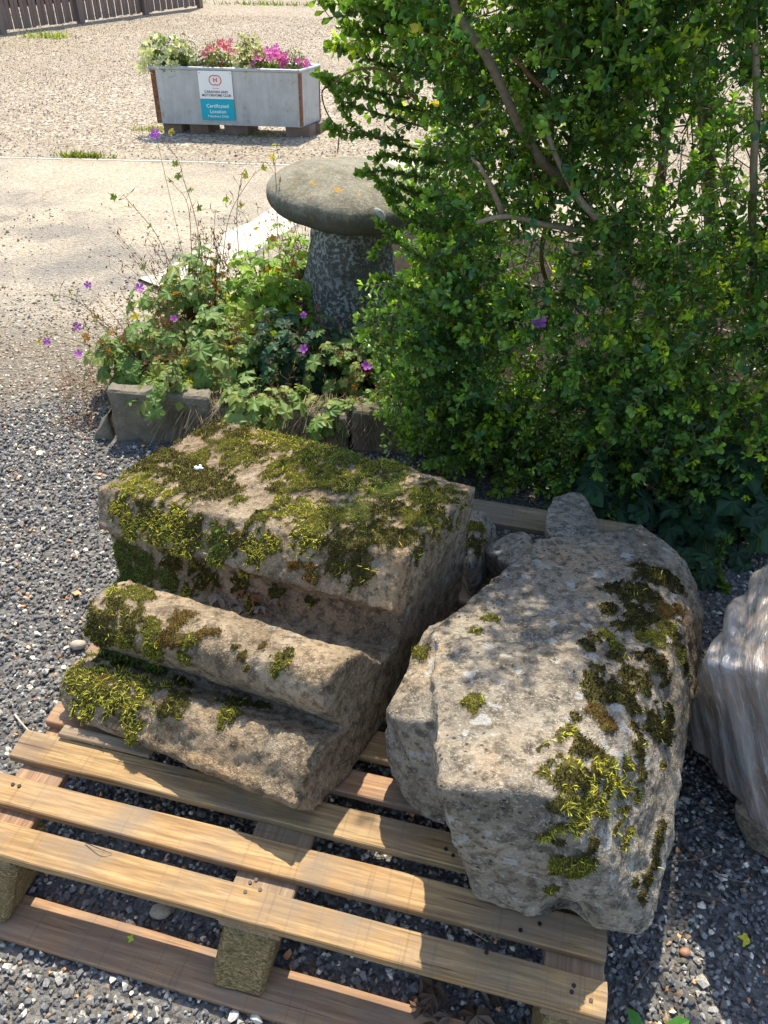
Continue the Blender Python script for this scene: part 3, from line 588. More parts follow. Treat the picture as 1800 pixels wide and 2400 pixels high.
# ------------------------------------------------------------------ pallet
PT = .165
pal = empty('wooden_pallet', UV(-.35, 1.17, 0), 'weathered wooden pallet lying on dark gravel and carrying two old carved stones', 'pallet')
def board(name, u0, u1, v0, v1, z0, z1, mat, jit=.0032, dv=0, along='u', n=44, par=pal):
    """a sawn board with a slightly wavy, split edge; local X runs along the grain"""
    L = (u1-u0) if along == 'u' else (v1-v0); Wd = (v1-v0) if along == 'u' else (u1-u0); T = z1-z0; s0 = random.random()*99
    cs = [(-Wd/2, -T/2), (Wd/2, -T/2), (Wd/2, T/2), (-Wd/2, T/2)]; e = .0022
    ring_ = []
    for i in range(4):
        a, b = np.array(cs[i]), np.array(cs[(i+1) % 4]); d = (b-a)/np.linalg.norm(b-a); k = 4 if i % 2 == 0 else 1
        for t in np.linspace(0, 1, k+1): ring_.append(a+d*e+(b-a-2*e*d)*t)
    ring_ = np.array(ring_); m = len(ring_); xs = np.linspace(-L/2, L/2, n+1); V = []
    for i, x in enumerate(xs):
        P3 = np.stack([np.full(m, x), ring_[:, 0], ring_[:, 1]], 1); nn = fbm(P3*[3, 12, 12]+s0, 1., 3)
        P3[:, 1] += nn*jit*np.sign(P3[:, 1])+.002*math.sin(x*2+s0); P3[:, 2] += fbm(P3*[2, 6, 1]+s0, 1., 2)*jit*.8
        if i in (0, n): P3[:, 0] += fbm(P3*30+s0, 1., 2)*.003
        V.append(P3)
    V = np.concatenate(V); Fc = [(i*m+j, i*m+(j+1) % m, (i+1)*m+(j+1) % m, (i+1)*m+j) for i in range(n) for j in range(m)]
    bm = bmesh.new(); vs = [bm.verts.new(v) for v in V]
    for f in Fc: bm.faces.new([vs[k] for k in f])
    bm.faces.new(vs[:m][::-1]); bm.faces.new(vs[-m:]); bmesh.ops.recalc_face_normals(bm, faces=bm.faces)
    me = bpy.data.meshes.new(name); bm.to_mesh(me); bm.free()
    o = link(name, me, mat, par); c = UV((u0+u1)/2, (v0+v1)/2, (z0+z1)/2)-wloc(par); o.location = c
    o.rotation_euler = (random.uniform(-.006, .006), 0, TH+(0 if along == 'u' else math.pi/2)+dv); return o
UL, UR_ = -.93, .249
slats = [(.530, .588, -.930, 'wood'), (.620, .681, -.925, 'wood'), (.713, .776, -.920, 'wood'), (.806, .862, -.898, 'woodred'), (.894, .962, -.915, 'wood'), (.995, .06+.995, -.92, 'woodred'), (1.09, 1.15, -.92, 'wood'), (1.18, 1.25, -.92, 'wood'), (1.28, 1.35, -.92, 'woodred'), (1.38, 1.45, -.92, 'wood'), (1.48, 1.55, -.92, 'wood'), (1.58, 1.65, -.92, 'wood'), (1.717, 1.818, -.92, 'woodold')]
for v0, v1, u0, mt in slats: board('slat', u0, UR_+random.uniform(-.003, .003) if v0 < 1.7 else .32, v0, v1, PT-.020, PT, M[mt])
for u0, u1 in ((-.895, -.80), (-.395, -.285), (.150, .247)): board('cross_board', u0, u1, .532, 1.812, .125, .1448, M['woodred' if u0 < -.8 else 'woodold'], along='v')
for k, (v0, v1, mt) in enumerate(((.452, .532, 'woodred'), (1.10, 1.18, 'wood'), (1.73, 1.81, 'woodold'))): board('bottom_board', -.93, .245, v0, v1, .001, .022, M[mt], .004)
for k, (u0, u1) in enumerate(((-.90, -.80), (-.400, -.302), (.150, .245))):
    for j, (va, vb, ta) in enumerate(((.467, .60, .527), (1.10, 1.19, 1.10), (1.72, 1.81, 1.72))):
        w = .012 if j == 0 else 0
        P8 = [UV(u0, va, .0225), UV(u1, va+.004, .0225), UV(u1, vb, .0225), UV(u0, vb, .0225), UV(u0+w, ta, .1248), UV(u1+w, ta+.002, .1248), UV(u1+w, vb+.03*(j == 0), .1248), UV(u0+w, vb+.03*(j == 0), .1248)]
        roughblock('block', P8, M['chip'], pal, 4, .003, k*3+j, smooth=False)
kn = flat('nail_head', (.03, .02, .018), .5, .5, .6)
mn = None
for (x, y) in [(1340, 2325), (1345, 2310), (586, 2068), (600, 2062), (1265, 2165), (1220, 2180), (1140, 2232), (1385, 2345), (575, 2090), (610, 2085), (30, 1838), (45, 1842), (1045, 1990), (1062, 2005)]:
    p = pz(x, y, PT+.0004)
    if mn is None:
        V, Fc = tube([(0, 0, -.004), (0, 0, .0012)], .0035, 10); bm = bmesh.new(); vs = [bm.verts.new(v) for v in V]
        for f in Fc: bm.faces.new([vs[i] for i in f])
        bm.faces.new(vs[10:]); mn = bpy.data.meshes.new('nail'); bm.to_mesh(mn); bm.free(); mn.materials.append(kn)
    o = link('nail', mn, None, pal); o.location = p-wloc(pal)
# loose offcut under the moulded block
pa, pb = UV(-.80, .79, 0), UV(-.60, .79, 0)
tag(board('offcut', -.845, -.645, .778, .802, PT+.001, PT+.012, M['woodold'], par=None), 'small grey wooden offcut wedged under the moulded block', 'offcut')

# ------------------------------------------------------------------ carved stones
def vox(pieces, size, it=4):
    bm = bmesh.new()
    for V, Fc in pieces:
        vs = [bm.verts.new(v) for v in V]
        if Fc is None:
            r = bmesh.ops.convex_hull(bm, input=vs); bmesh.ops.delete(bm, geom=[g for g in r['geom_interior'] if isinstance(g, bmesh.types.BMVert)], context='VERTS')
        else:
            for f in Fc: bm.faces.new([vs[i] for i in f])
    bmesh.ops.recalc_face_normals(bm, faces=bm.faces); bmesh.ops.triangulate(bm, faces=bm.faces)
    me = bpy.data.meshes.new('t'); bm.to_mesh(me); bm.free(); o = bpy.data.objects.new('t', me); COL.objects.link(o)
    m = o.modifiers.new('r', 'REMESH'); m.mode = 'VOXEL'; m.voxel_size = size
    s = o.modifiers.new('s', 'SMOOTH'); s.factor = .5; s.iterations = it
    bpy.context.view_layer.update(); ev = o.evaluated_get(bpy.context.evaluated_depsgraph_get()); m2 = ev.to_mesh()
    n = len(m2.vertices); V = np.zeros(n*3, np.float32); m2.vertices.foreach_get('co', V); V = V.reshape(-1, 3).astype(float)
    m2.calc_loop_triangles(); k = len(m2.loop_triangles); T = np.zeros(k*3, np.int32); m2.loop_triangles.foreach_get('vertices', T); T = T.reshape(-1, 3)
    ev.to_mesh_clear(); bpy.data.objects.remove(o); bpy.data.meshes.remove(me); return V, T
def vnorm(V, T):
    fn_ = np.cross(V[T[:, 1]]-V[T[:, 0]], V[T[:, 2]]-V[T[:, 0]]); N = np.zeros_like(V)
    for k in range(3): np.add.at(N, T[:, k], fn_)
    return N/np.maximum(np.linalg.norm(N, axis=1, keepdims=True), 1e-12)
MC = {'Y': (.50, .47, .07), 'O': (.27, .27, .035), 'G': (.15, .22, .035), 'D': (.075, .060, .018), 'B': (.24, .115, .035), 'K': (.018, .016, .012)}
def mossify(V, T, blobs, parent, h=.006, s=0, dens=1., mixk=.16, rs=1., dk=1.):
    """blobs: photograph x, y, radius, kind -> 3D patches of moss on the stone surface"""
    N = vnorm(V, T); bv = BVHTree.FromPolygons([tuple(v) for v in V], [tuple(t) for t in T]); n1 = fbm(V, 30, 3, s)*.55+fbm(V, 95, 2, s+5)*.95
    mask = np.zeros(len(V)); kind = np.full(len(V), 'D')
    for (x, y, r, k) in blobs:
        d = Vector(ray(x, y)).normalized(); hit = bv.ray_cast(Vector(CAM), d)
        if hit[0] is None: continue
        c = np.array(hit[0]); rw = r/F*((c-CAM)@fw)*1.6*rs; q = 1-np.linalg.norm(V-c, axis=1)/rw
        m = np.clip((q+n1*.95-.08)*2.6, 0, 1)*(q > -.6); up_ = m > mask; kind[up_] = k; mask = np.maximum(mask, m)
    mm = np.clip(mask, 0, 1); hh = np.where(np.isin(kind, ['Y', 'G']), h*.8, h*1.25)*(1+.5*fbm(V, 60, 2, s+9)); V2 = V+N*(mm*hh)[:, None]
    # tufts
    tri = V2[T]; ar = np.linalg.norm(np.cross(tri[:, 1]-tri[:, 0], tri[:, 2]-tri[:, 0]), axis=1)/2; tm = mask[T].mean(1); w = ar*np.clip(tm-.12, 0, .7)*(tm > .14)
    acc = Acc(); tot = w.sum()
    if tot > 0:
        n = int(min(tot/.45e-5*dens, 120000)); idx = rng.choice(len(T), n, p=w/tot); b = rng.random((n, 2)); f = b.sum(1) > 1; b[f] = 1-b[f]
        P_ = tri[idx, 0]+(tri[idx, 1]-tri[idx, 0])*b[:, :1]+(tri[idx, 2]-tri[idx, 0])*b[:, 1:]; Nn = N[T[idx, 0]]; kk = kind[T[idx, 0]].copy(); sw = rng.random(n); kk[(sw < mixk) & (kk == 'D')] = 'O'; kk[(sw < .07) & (kk == 'O')] = 'Y'; kk[(sw > .80) & (kk == 'Y')] = 'O'
        strand = np.array([(-.1, .5, 0), (-.1, -.5, 0), (.35, .42, .12), (.35, -.42, .12), (.75, .34, .02), (.75, -.34, .02), (1, 0, -.25)]); sf = np.array([(0, 1, 3), (0, 3, 2), (2, 3, 5), (2, 5, 4), (4, 5, 6)])
        bud = np.array([(0, .5, 0), (0, -.5, 0), (.6, .4, .3), (.6, -.4, .3), (1, 0, .5)]); bf2 = np.array([(0, 1, 3), (0, 3, 2), (2, 3, 4)])
        for k in MC:
            sel = np.where(kk == k)[0]
            if not len(sel): continue
            long_ = k in 'YG'; 
            if long_: sel = sel[rng.random(len(sel)) < .55]
            m = len(sel); dd = Nn[sel]*(.35 if long_ else .9)+rdir(m)*(.75 if long_ else .6)+np.array([0, -.05, -.25 if long_ else 0])
            B = basis(dd, rng.uniform(-3, 3, m)); L = (rng.uniform(.006, .015, m) if long_ else rng.uniform(.003, .0065, m)); wd = (.0019 if long_ else .0018)
            B = np.stack([B[:, :, 0]*L[:, None], B[:, :, 1]*wd, B[:, :, 2]*L[:, None]], -1)
            Vv, Ff = inst(strand if long_ else bud, sf if long_ else bf2, B, P_[sel]-Nn[sel]*.001)
            c = np.array(MC[k])*(dk if k in 'DK' else 1.)*rng.uniform(.45, 1.45, (m, 1))*np.where(rng.random((m, 1)) < .06, np.array([[1.25, .75, .6]]), 1.)
            nv = len(strand if long_ else bud); acc.add(Vv, Ff, np.repeat(c, nv, 0))
    return V2, mm, acc

# --- moulded block
a_dir = -ray(-2645, 250); a_dir /= np.linalg.norm(a_dir); P0 = pz(731, 1905, .195)
be = np.array([-.50, -.866, 0]); ce = np.cross(np.cross(a_dir, [0, 0, 1.]), a_dir); ce /= np.linalg.norm(ce); n_end = np.cross(be, ce); n_end /= np.linalg.norm(n_end)
def endpl(x, y):
    d = ray(x, y); return CAM+d*(((P0-CAM)@n_end)/(d@n_end))
def leftpt(Pr, x, y):
    d = ray(x, y); A = np.stack([-a_dir, -d], 1); s = np.linalg.lstsq(A, CAM-Pr, rcond=None)[0]; return CAM+d*s[1]
pr = [((1117, 1138), (510, 982)), ((950, 1298), (228, 1143)), ((917, 1438), (228, 1240)), ((911, 1478), (230, 1290)), ((898, 1522), (238, 1358)), ((872, 1540), (262, 1378)), ((848, 1530), (292, 1363)),
      ((812, 1560), (245, 1392)), ((778, 1600), (214, 1440)), ((768, 1655), (210, 1488)), ((775, 1712), (214, 1525)), ((742, 1748), (172, 1552)), ((722, 1795), (146, 1592)), ((708, 1850), (142, 1635)), ((690, 1895), (158, 1672)), ((731, 1905), (190, 1692))]
Rp = [endpl(*q[0]) for q in pr]; Lp = [leftpt(Rp[i], *q[1]) for i, q in enumerate(pr)]
zf = PT+.002
Rp += [np.array([*(Rp[-1][:2]+[.06, .09]), zf]), np.array([Rp[0][0]-.01, Rp[0][1]-.02, zf])]; Lp += [np.array([*(Lp[-1][:2]+[.02, .10]), zf]), np.array([Lp[0][0]+.01, Lp[0][1]-.03, zf])]
Rp, Lp = np.array(Rp), np.array(Lp)
b_ = np.cross(a_dir, [0, 0, 1.]); b_ /= np.linalg.norm(b_); c_ = np.cross(b_, a_dir)
for k_, db, dc in ((3, -.055, -.012), (4, -.060, -.040), (5, -.030, -.045), (6, 0, .004), (7, .010, .018), (8, .012, .010), (9, .004, -.006), (10, -.046, -.046), (11, -.006, .006), (12, .004, .004), (13, .006, .0)):
    Rp[k_] += b_*db+c_*dc; Lp[k_] += b_*db*.8+c_*dc*.8
lipu = [Rp[2]-b_*.018-c_*.006, Lp[2]-b_*.018-c_*.006]; Rp = np.insert(Rp, 3, lipu[0], 0); Lp = np.insert(Lp, 3, lipu[1], 0); ns = 12
def arc(Q): return np.vstack([Q[:7], smoothline(Q[7:12], 4), smoothline(Q[12:17], 4), Q[17:]])
Rp, Lp = arc(Rp), arc(Lp); n_ = len(Rp); V = np.concatenate([Lp+(Rp-Lp)*t for t in np.linspace(0, 1, ns+1)])
Fc = [(i*n_+j, i*n_+(j+1) % n_, (i+1)*n_+(j+1) % n_, (i+1)*n_+j) for i in range(ns) for j in range(n_)]+[tuple(range(n_))[::-1], tuple(range(ns*n_, ns*n_+n_))]
V1, T1 = vox([(V, Fc)], .0065, 1); N1 = vnorm(V1, T1)
top = np.clip((N1[:, 2]-.7)*4, 0, 1)
V1 = V1+N1*(fbm(V1, 5, 3, 1)*.005+fbm(V1, 17, 4, 2)*.0035+fbm(V1, 60, 3, 3)*.004)[:, None]
# broken edge chips
for (x, y, r, dpt) in [(775, 1612, 26, .016), (745, 1765, 22, .014), (730, 1790, 18, .012), (700, 1860, 20, .01), (955, 1290, 20, .008), (510, 1690, 14, .006), (770, 1640, 16, .01)]:
    c = endpl(x, y) if x > 600 else pz(x, y, .3); q = np.clip(1-np.linalg.norm(V1-c, axis=1)/(r/F*1.35), 0, 1); V1 = V1-N1*(q*dpt*(1+.8*fbm(V1, 70, 2, 8)))[:, None]
BL1 = [(503, 1007, 30, 'D'), (383, 1070, 38, 'D'), (427, 1105, 42, 'D'), (350, 1087, 32, 'D'), (472, 1130, 46, 'D'), (522, 1150, 30, 'D'), (567, 1017, 27, 'D'), (535, 1042, 36, 'O'), (636, 1023, 45, 'Y'), (434, 1010, 34, 'Y'), (396, 1042, 40, 'Y'), (320, 1131, 36, 'Y'), (351, 1150, 34, 'Y'), (402, 1156, 26, 'Y'), (470, 1075, 34, 'O'),
 (560, 1074, 36, 'O'), (600, 1055, 30, 'D'), (687, 1087, 45, 'O'), (737, 1061, 45, 'Y'), (690, 1045, 34, 'O'), (813, 1067, 50, 'G'), (889, 1087, 55, 'O'), (965, 1099, 50, 'G'), (1041, 1118, 45, 'O'), (1079, 1131, 35, 'D'), (763, 1125, 45, 'O'), (832, 1125, 52, 'Y'), (921, 1144, 55, 'G'), (1003, 1163, 50, 'O'), (700, 1131, 35, 'O'), (700, 1194, 48, 'Y'), (775, 1213, 45, 'O'), (839, 1200, 46, 'G'), (902, 1200, 46, 'D'), (978, 1213, 42, 'O'), (877, 1257, 50, 'D'), (953, 1264, 30, 'D'), (801, 1264, 34, 'D'), (737, 1245, 40, 'Y'), (662, 1175, 24, 'Y'), (611, 1213, 24, 'O'), (1020, 1200, 30, 'D'), (640, 1150, 18, 'D'), (560, 1175, 16, 'O'),
 (396, 1232, 46, 'Y'), (351, 1226, 38, 'Y'), (427, 1270, 36, 'Y'), (300, 1225, 26, 'Y'), (282, 1188, 14, 'Y'), (339, 1181, 22, 'D'), (446, 1238, 25, 'D'), (516, 1276, 34, 'G'), (510, 1302, 22, 'Y'), (598, 1289, 28, 'Y'), (636, 1276, 22, 'Y'), (573, 1340, 12, 'Y'), (731, 1333, 18, 'B'), (687, 1321, 13, 'B'), (845, 1333, 32, 'D'), (788, 1327, 20, 'D'), (560, 1262, 26, 'D'),
 (288, 1314, 38, 'G'), (339, 1340, 36, 'G'), (257, 1302, 30, 'G'), (396, 1352, 28, 'G'), (440, 1384, 15, 'Y'), (400, 1320, 30, 'D'), (480, 1345, 30, 'D'), (560, 1365, 22, 'D'), (650, 1385, 18, 'D'), (598, 1416, 18, 'O'), (300, 1350, 26, 'D'), (730, 1405, 14, 'D'),
 (257, 1435, 36, 'D'), (238, 1465, 32, 'D'), (301, 1454, 30, 'D'), (228, 1496, 26, 'D'), (314, 1390, 30, 'O'), (269, 1392, 20, 'Y'), (345, 1403, 16, 'O'), (364, 1473, 26, 'O'), (427, 1460, 26, 'B'), (402, 1492, 22, 'B'), (478, 1485, 15, 'B'), (510, 1485, 9, 'B'), (453, 1498, 14, 'O'), (573, 1542, 12, 'B'), (579, 1567, 9, 'B'), (617, 1517, 8, 'B'), (655, 1555, 20, 'O'), (677, 1536, 12, 'D'), (553, 1520, 5, 'B'), (434, 1542, 16, 'O'), (364, 1530, 25, 'O'), (300, 1500, 22, 'O'), (640, 1505, 5, 'B'),
 (244, 1530, 30, 'G'), (307, 1545, 34, 'G'), (364, 1574, 28, 'G'), (430, 1600, 18, 'D'), (187, 1593, 34, 'Y'), (231, 1605, 40, 'Y'), (282, 1618, 42, 'Y'), (339, 1618, 36, 'Y'), (206, 1643, 32, 'Y'), (250, 1645, 30, 'Y'), (307, 1662, 32, 'Y'), (320, 1695, 22, 'Y'), (402, 1650, 26, 'D'), (434, 1640, 18, 'D'), (535, 1675, 20, 'O'), (554, 1650, 25, 'D'), (620, 1660, 14, 'D'), (313, 1726, 14, 'O'), (215, 1485, 14, 'Y'), (240, 1250, 20, 'D')]
blk = empty('moulded_stone_block', (V1[:, 0].mean(), V1[:, 1].mean(), PT), 'large carved stone with two rounded rolls and mossy top, left on the pallet', 'carved stone')
V1m, mk1, ac1 = mossify(V1, T1, BL1, blk, .006, 3)
fast('stone', V1m, T1, M['stoneA'], blk, smooth=True, attrs={'moss': mk1}); ac1.build('moss', M['moss'], blk, kind='stuff')
BV1 = BVHTree.FromPolygons([tuple(v) for v in V1m], [tuple(t) for t in T1])

# --- rough block on the right
def P3(*q): return [pz(x, y, z) for x, y, z in q]
def drop(pts, z=None, k=1.): return [np.array([p[0], p[1], zf if z is None else z]) for p in pts]
c_b = np.array([.40, 1.05])
topA = P3((1028, 1845, .50), (1180, 1850, .515), (1290, 1865, .50), (1075, 1690, .475), (1015, 1475, .40), (1125, 1385, .38), (1200, 1322, .36), (1262, 1262, .335), (1415, 1240, .325), (1505, 1222, .325), (1580, 1283, .335), (1480, 1760, .44), (1600, 1480, .40))
sideA = P3((1648, 1450, .24), (1628, 1345, .27), (1645, 1500, .22), (1622, 1650, .27), (1592, 1850, .28), (1560, 2050, .23), (1532, 2180, .195), (1505, 2200, .185), (1060, 1905, .40), (1077, 1955, .32), (1095, 2070, .22))
botA = P3((1105, 2085, zf), (1240, 2158, zf), (1400, 2160, zf+.01), (1130, 2118, zf), (1500, 2198, zf+.012))+drop([p*[.96, .96, 1]+[.01, .03, 0] for p in topA[4:]])+drop([p for p in sideA[:6]])
lobeB = P3((1075, 1690, .44), (1000, 1692, .415), (940, 1688, .395), (905, 1668, .36), (945, 1585, .37), (965, 1530, .375), (1000, 1465, .38), (905, 1725, .30), (915, 1790, .24), (945, 1860, .19), (1000, 1918, .18), (1120, 1600, .45), (1120, 1400, .37))+P3((960, 1872, zf), (1050, 1932, zf), (1100, 1800, zf), (1050, 1650, zf), (1000, 1600, zf))
protC = P3((1278, 1192, .28), (1292, 1165, .275), (1350, 1149, .27), (1378, 1158, .27), (1402, 1215, .27), (1412, 1245, .30), (1280, 1240, .30), (1340, 1300, .335))+drop(P3((1285, 1225, .25), (1350, 1170, .24), (1400, 1225, .25), (1340, 1300, .3)))
lumpD = P3((1136, 1288, .28), (1164, 1265, .28), (1196, 1254, .29), (1226, 1243, .29), (1250, 1256, .30), (1142, 1308, .25), (1158, 1328, .22), (1191, 1322, .31), (1250, 1300, .335))+drop(P3((1150, 1290, .25), (1240, 1265, .25), (1200, 1310, .25), (1260, 1330, .3)))
V2, T2 = vox([(topA+sideA+botA, None), (lobeB, None), (protC, None), (lumpD, None)], .0068, 2); N2 = vnorm(V2, T2)
V2 = V2+N2*(fbm(V2, 4, 3, 21)*.012+(.5-np.abs(fbm(V2, 9, 4, 22)))*.016-.008+fbm(V2, 40, 3, 23)*.007)[:, None]
# pits, the hollow under the front edge and the flaking right flank
for (x, y, z, r, dpt) in [(1320, 2125, .20, .07, .035), (1210, 1320, .34, .03, .012), (1060, 1830, .45, .03, -.006), (1210, 1480, .4, .10, .008), (1580, 1900, .25, .05, .012), (1500, 1700, .43, .05, .010), (1180, 1890, .46, .012, .008), (1000, 1300, .3, .02, .01)]:
    q = np.clip(1-np.linalg.norm(V2-pz(x, y, z), axis=1)/r, 0, 1); V2 = V2-N2*(q*q*(3-2*q)*dpt)[:, None]
V2[:, 2] = np.maximum(V2[:, 2], PT+.001)
BL2 = [(1513, 1348, 28, 'D'), (1559, 1358, 24, 'D'), (1579, 1373, 18, 'D'), (1498, 1388, 26, 'D'), (1467, 1393, 16, 'D'), (1432, 1381, 13, 'D'), (1447, 1373, 10, 'D'), (1424, 1430, 14, 'K'), (1518, 1449, 30, 'D'), (1553, 1434, 26, 'B'), (1483, 1464, 20, 'D'), (1457, 1469, 12, 'D'), (1553, 1474, 26, 'O'), (1579, 1495, 18, 'D'), (1533, 1495, 24, 'O'), (1589, 1535, 14, 'O'), (1600, 1565, 13, 'D'), (1396, 1500, 16, 'D'), (1376, 1512, 11, 'D'), (1427, 1495, 18, 'O'), (1447, 1520, 18, 'O'), (1442, 1540, 14, 'D'), (1513, 1540, 20, 'K'), (1538, 1555, 20, 'D'), (1553, 1591, 14, 'D'), (1407, 1571, 13, 'D'), (1386, 1591, 16, 'D'), (1371, 1606, 10, 'D'), (1478, 1591, 22, 'D'), (1508, 1611, 22, 'D'), (1442, 1611, 24, 'D'), (1407, 1626, 22, 'D'), (1467, 1641, 22, 'D'), (1397, 1672, 16, 'B'), (1422, 1702, 15, 'B'), (1351, 1687, 11, 'D'), (1559, 1687, 22, 'D'), (1533, 1707, 24, 'D'), (1560, 1722, 18, 'D'), (1493, 1727, 16, 'K'), (1498, 1763, 17, 'D'), (1503, 1813, 16, 'D'), (1550, 1788, 9, 'D'),
 (1336, 1717, 16, 'Y'), (1305, 1727, 12, 'Y'), (1280, 1745, 9, 'Y'), (1265, 1758, 8, 'Y'), (1356, 1748, 24, 'D'), (1381, 1758, 22, 'D'), (1346, 1793, 20, 'Y'), (1280, 1816, 13, 'Y'), (1262, 1812, 9, 'Y'), (1315, 1824, 24, 'D'), (1366, 1824, 26, 'D'), (1397, 1798, 20, 'Y'), (1427, 1803, 22, 'Y'), (1467, 1793, 16, 'Y'), (1336, 1864, 28, 'Y'), (1381, 1859, 28, 'Y'), (1427, 1849, 22, 'Y'), (1467, 1854, 14, 'Y'), (1493, 1866, 8, 'Y'), (1305, 1899, 22, 'D'), (1356, 1905, 24, 'Y'), (1412, 1894, 16, 'O'), (1457, 1899, 14, 'O'), (1442, 1940, 12, 'Y'), (1462, 1970, 11, 'Y'), (1475, 1950, 8, 'Y'), (1450, 1925, 9, 'Y'), (1305, 1940, 16, 'Y'), (1280, 1960, 13, 'Y'), (1305, 1970, 12, 'D'), (1326, 2031, 26, 'O'), (1361, 2026, 20, 'O'), (1290, 2082, 12, 'O'), (1386, 1980, 10, 'D'),
 (1550, 1930, 11, 'D'), (1540, 1960, 13, 'D'), (1530, 1991, 12, 'D'), (1525, 2021, 12, 'D'), (1513, 2056, 13, 'D'), (1503, 2097, 14, 'D'), (1483, 2067, 8, 'D'), (1141, 1452, 13, 'O'), (1118, 1482, 12, 'Y'), (1105, 1651, 17, 'O'), (986, 1530, 12, 'O')]
rk = empty('rough_stone_block', (V2[:, 0].mean(), V2[:, 1].mean(), PT), 'big rough grey stone with white lichen and dark moss, right on the pallet', 'carved stone')
V2m, mk2, ac2 = mossify(V2, T2, BL2, rk, .006, 7, mixk=.03, rs=1.18, dk=.5)
fast('stone', V2m, T2, M['stoneB'], rk, smooth=True, attrs={'moss': mk2}); ac2.build('moss', M['moss'], rk, kind='stuff')
BV2 = BVHTree.FromPolygons([tuple(v) for v in V2m], [tuple(t) for t in T2])
# small broken stone behind the moulded block
V3, T3 = vox([(P3((1100, 1195, .30), (1135, 1200, .30), (1160, 1230, .27), (1166, 1262, .24), (1130, 1330, .24), (1100, 1320, .3))+drop(P3((1090, 1200, .2), (1160, 1240, .2), (1165, 1300, .2), (1110, 1380, .2), (1060, 1300, .2))), None)], .008, 3)
N3 = vnorm(V3, T3); V3 = V3+N3*(fbm(V3, 12, 4, 40)*.010+fbm(V3, 50, 2, 41)*.003)[:, None]
br = empty('broken_stone', (V3[:, 0].mean(), V3[:, 1].mean(), PT), 'small dark broken stone wedged between the two big stones at the back', 'stone')
V3m, mk3, ac3 = mossify(V3, T3, [(1118, 1240, 22, 'O'), (1110, 1270, 22, 'D')], br, .004, 9)
fast('stone', V3m, T3, M['stoneB'], br, smooth=True, attrs={'moss': mk3}); ac3.build('moss', M['moss'], br, kind='stuff')

# ------------------------------------------------------------------ film wrapped load at the right
FD = np.array([.22, -.50, -.84]); FD /= np.linalg.norm(FD); FE1 = np.cross(FD, [-.55, -.55, .6]); FE1 /= np.linalg.norm(FE1); FN = np.cross(FD, FE1)
def film():
    m = NT('stretch_film', .14, .9); m.tc = None
    def fan(a, b, c_):
        cm = m.n('CombineXYZ')
        for i, (ax, k) in enumerate(((FE1, a), (FD, b), (FN, c_))):
            dp = m.n('VectorMath', operation='DOT_PRODUCT'); m.L(m.pos(), dp.inputs[0]); dp.inputs[1].default_value = tuple(ax*k); m.L(dp.outputs['Value'], cm.inputs[i])
        return cm.outputs[0]
    n = m.noise(1., 4, .6, fan(40, 5.5, 9), dist=1.1); n2 = m.noise(1., 5, .65, fan(140, 16, 26), dist=.9)
    c = m.ramp(n, [(.28, (.15, .115, .09)), (.44, (.25, .19, .15)), (.52, (.24, .22, .205)), (.60, (.34, .25, .19)), (.76, (.42, .40, .38))])
    c = m.mix(m.ramp(n2, [(.56, 0.), (.70, .75)]), c, (.52, .52, .52)); c = m.mix(m.ramp(m.noise(7, 4, .7), [(.45, 0.), (.65, .5)]), c, (.33, .34, .35)); m.col(c); m.b.inputs['Coat Weight'].default_value = 1.; m.b.inputs['Coat Roughness'].default_value = .12
    m.bump(m.math('ADD', m.math('ADD', n, m.math('MULTIPLY', n2, .8)), m.math('MULTIPLY', m.vor(1., vec=fan(60, 14, 30)), .5)), .6, .012); return m.m
M['film'] = film()
wp = P3((1640, 1552, .42), (1642, 1600, .36), (1660, 1690, .27), (1690, 1790, .20), (1722, 1872, .15), (1765, 1925, .125), (1810, 1965, .12), (1665, 1495, .44), (1700, 1440, .46), (1758, 1362, .50), (1805, 1322, .52), (1990, 1300, .55), (2150, 1400, .52), (1900, 1600, .60), (2200, 1800, .40), (2150, 2050, .14), (1950, 2040, .12))
wp += [np.array([p[0]+.03, p[1]+.04, .11]) for p in wp[5:8]]+[np.array([1.35, 1.3, .12]), np.array([1.2, 1.45, .12]), np.array([.95, 1.40, .12])]
V4, T4 = vox([(wp, None)], .010, 1); N4 = vnorm(V4, T4); cc, ss = math.cos(.35), math.sin(.35)
Q4 = np.stack([V4@FE1*24, V4@FD*2.5, V4@FN*3.5], 1)
V4 = V4+N4*((np.abs(vnoise(Q4, 50))-.4)*.020+(np.abs(vnoise(Q4*2.3, 54))-.4)*.006+fbm(V4, 5, 2, 51)*.012)[:, None]
wr = empty('wrapped_load', (V4[:, 0].mean(), V4[:, 1].mean(), 0), 'bulky load wrapped in creased dirty stretch film at the right edge', 'wrapped load')
fast('stretch_film', V4, T4, M['film'], wr, smooth=True)
q = P3((1716, 1880, .125), (1722, 1930, .03), (1762, 1992, .0), (1830, 2030, 0), (1830, 1960, .13)); q += [p+[.25, .35, 0] for p in q]
V5, T5 = vox([(q, None)], .009, 3); N5 = vnorm(V5, T5); V5 = V5+N5*(fbm(V5, 14, 4, 60)*.007)[:, None]
tag(fast('supporting_stone', V5, T5, M['stoneB'], None, smooth=True, attrs={'moss': np.zeros(len(V5))}), 'rough stone under the wrapped load at the right edge', 'stone')

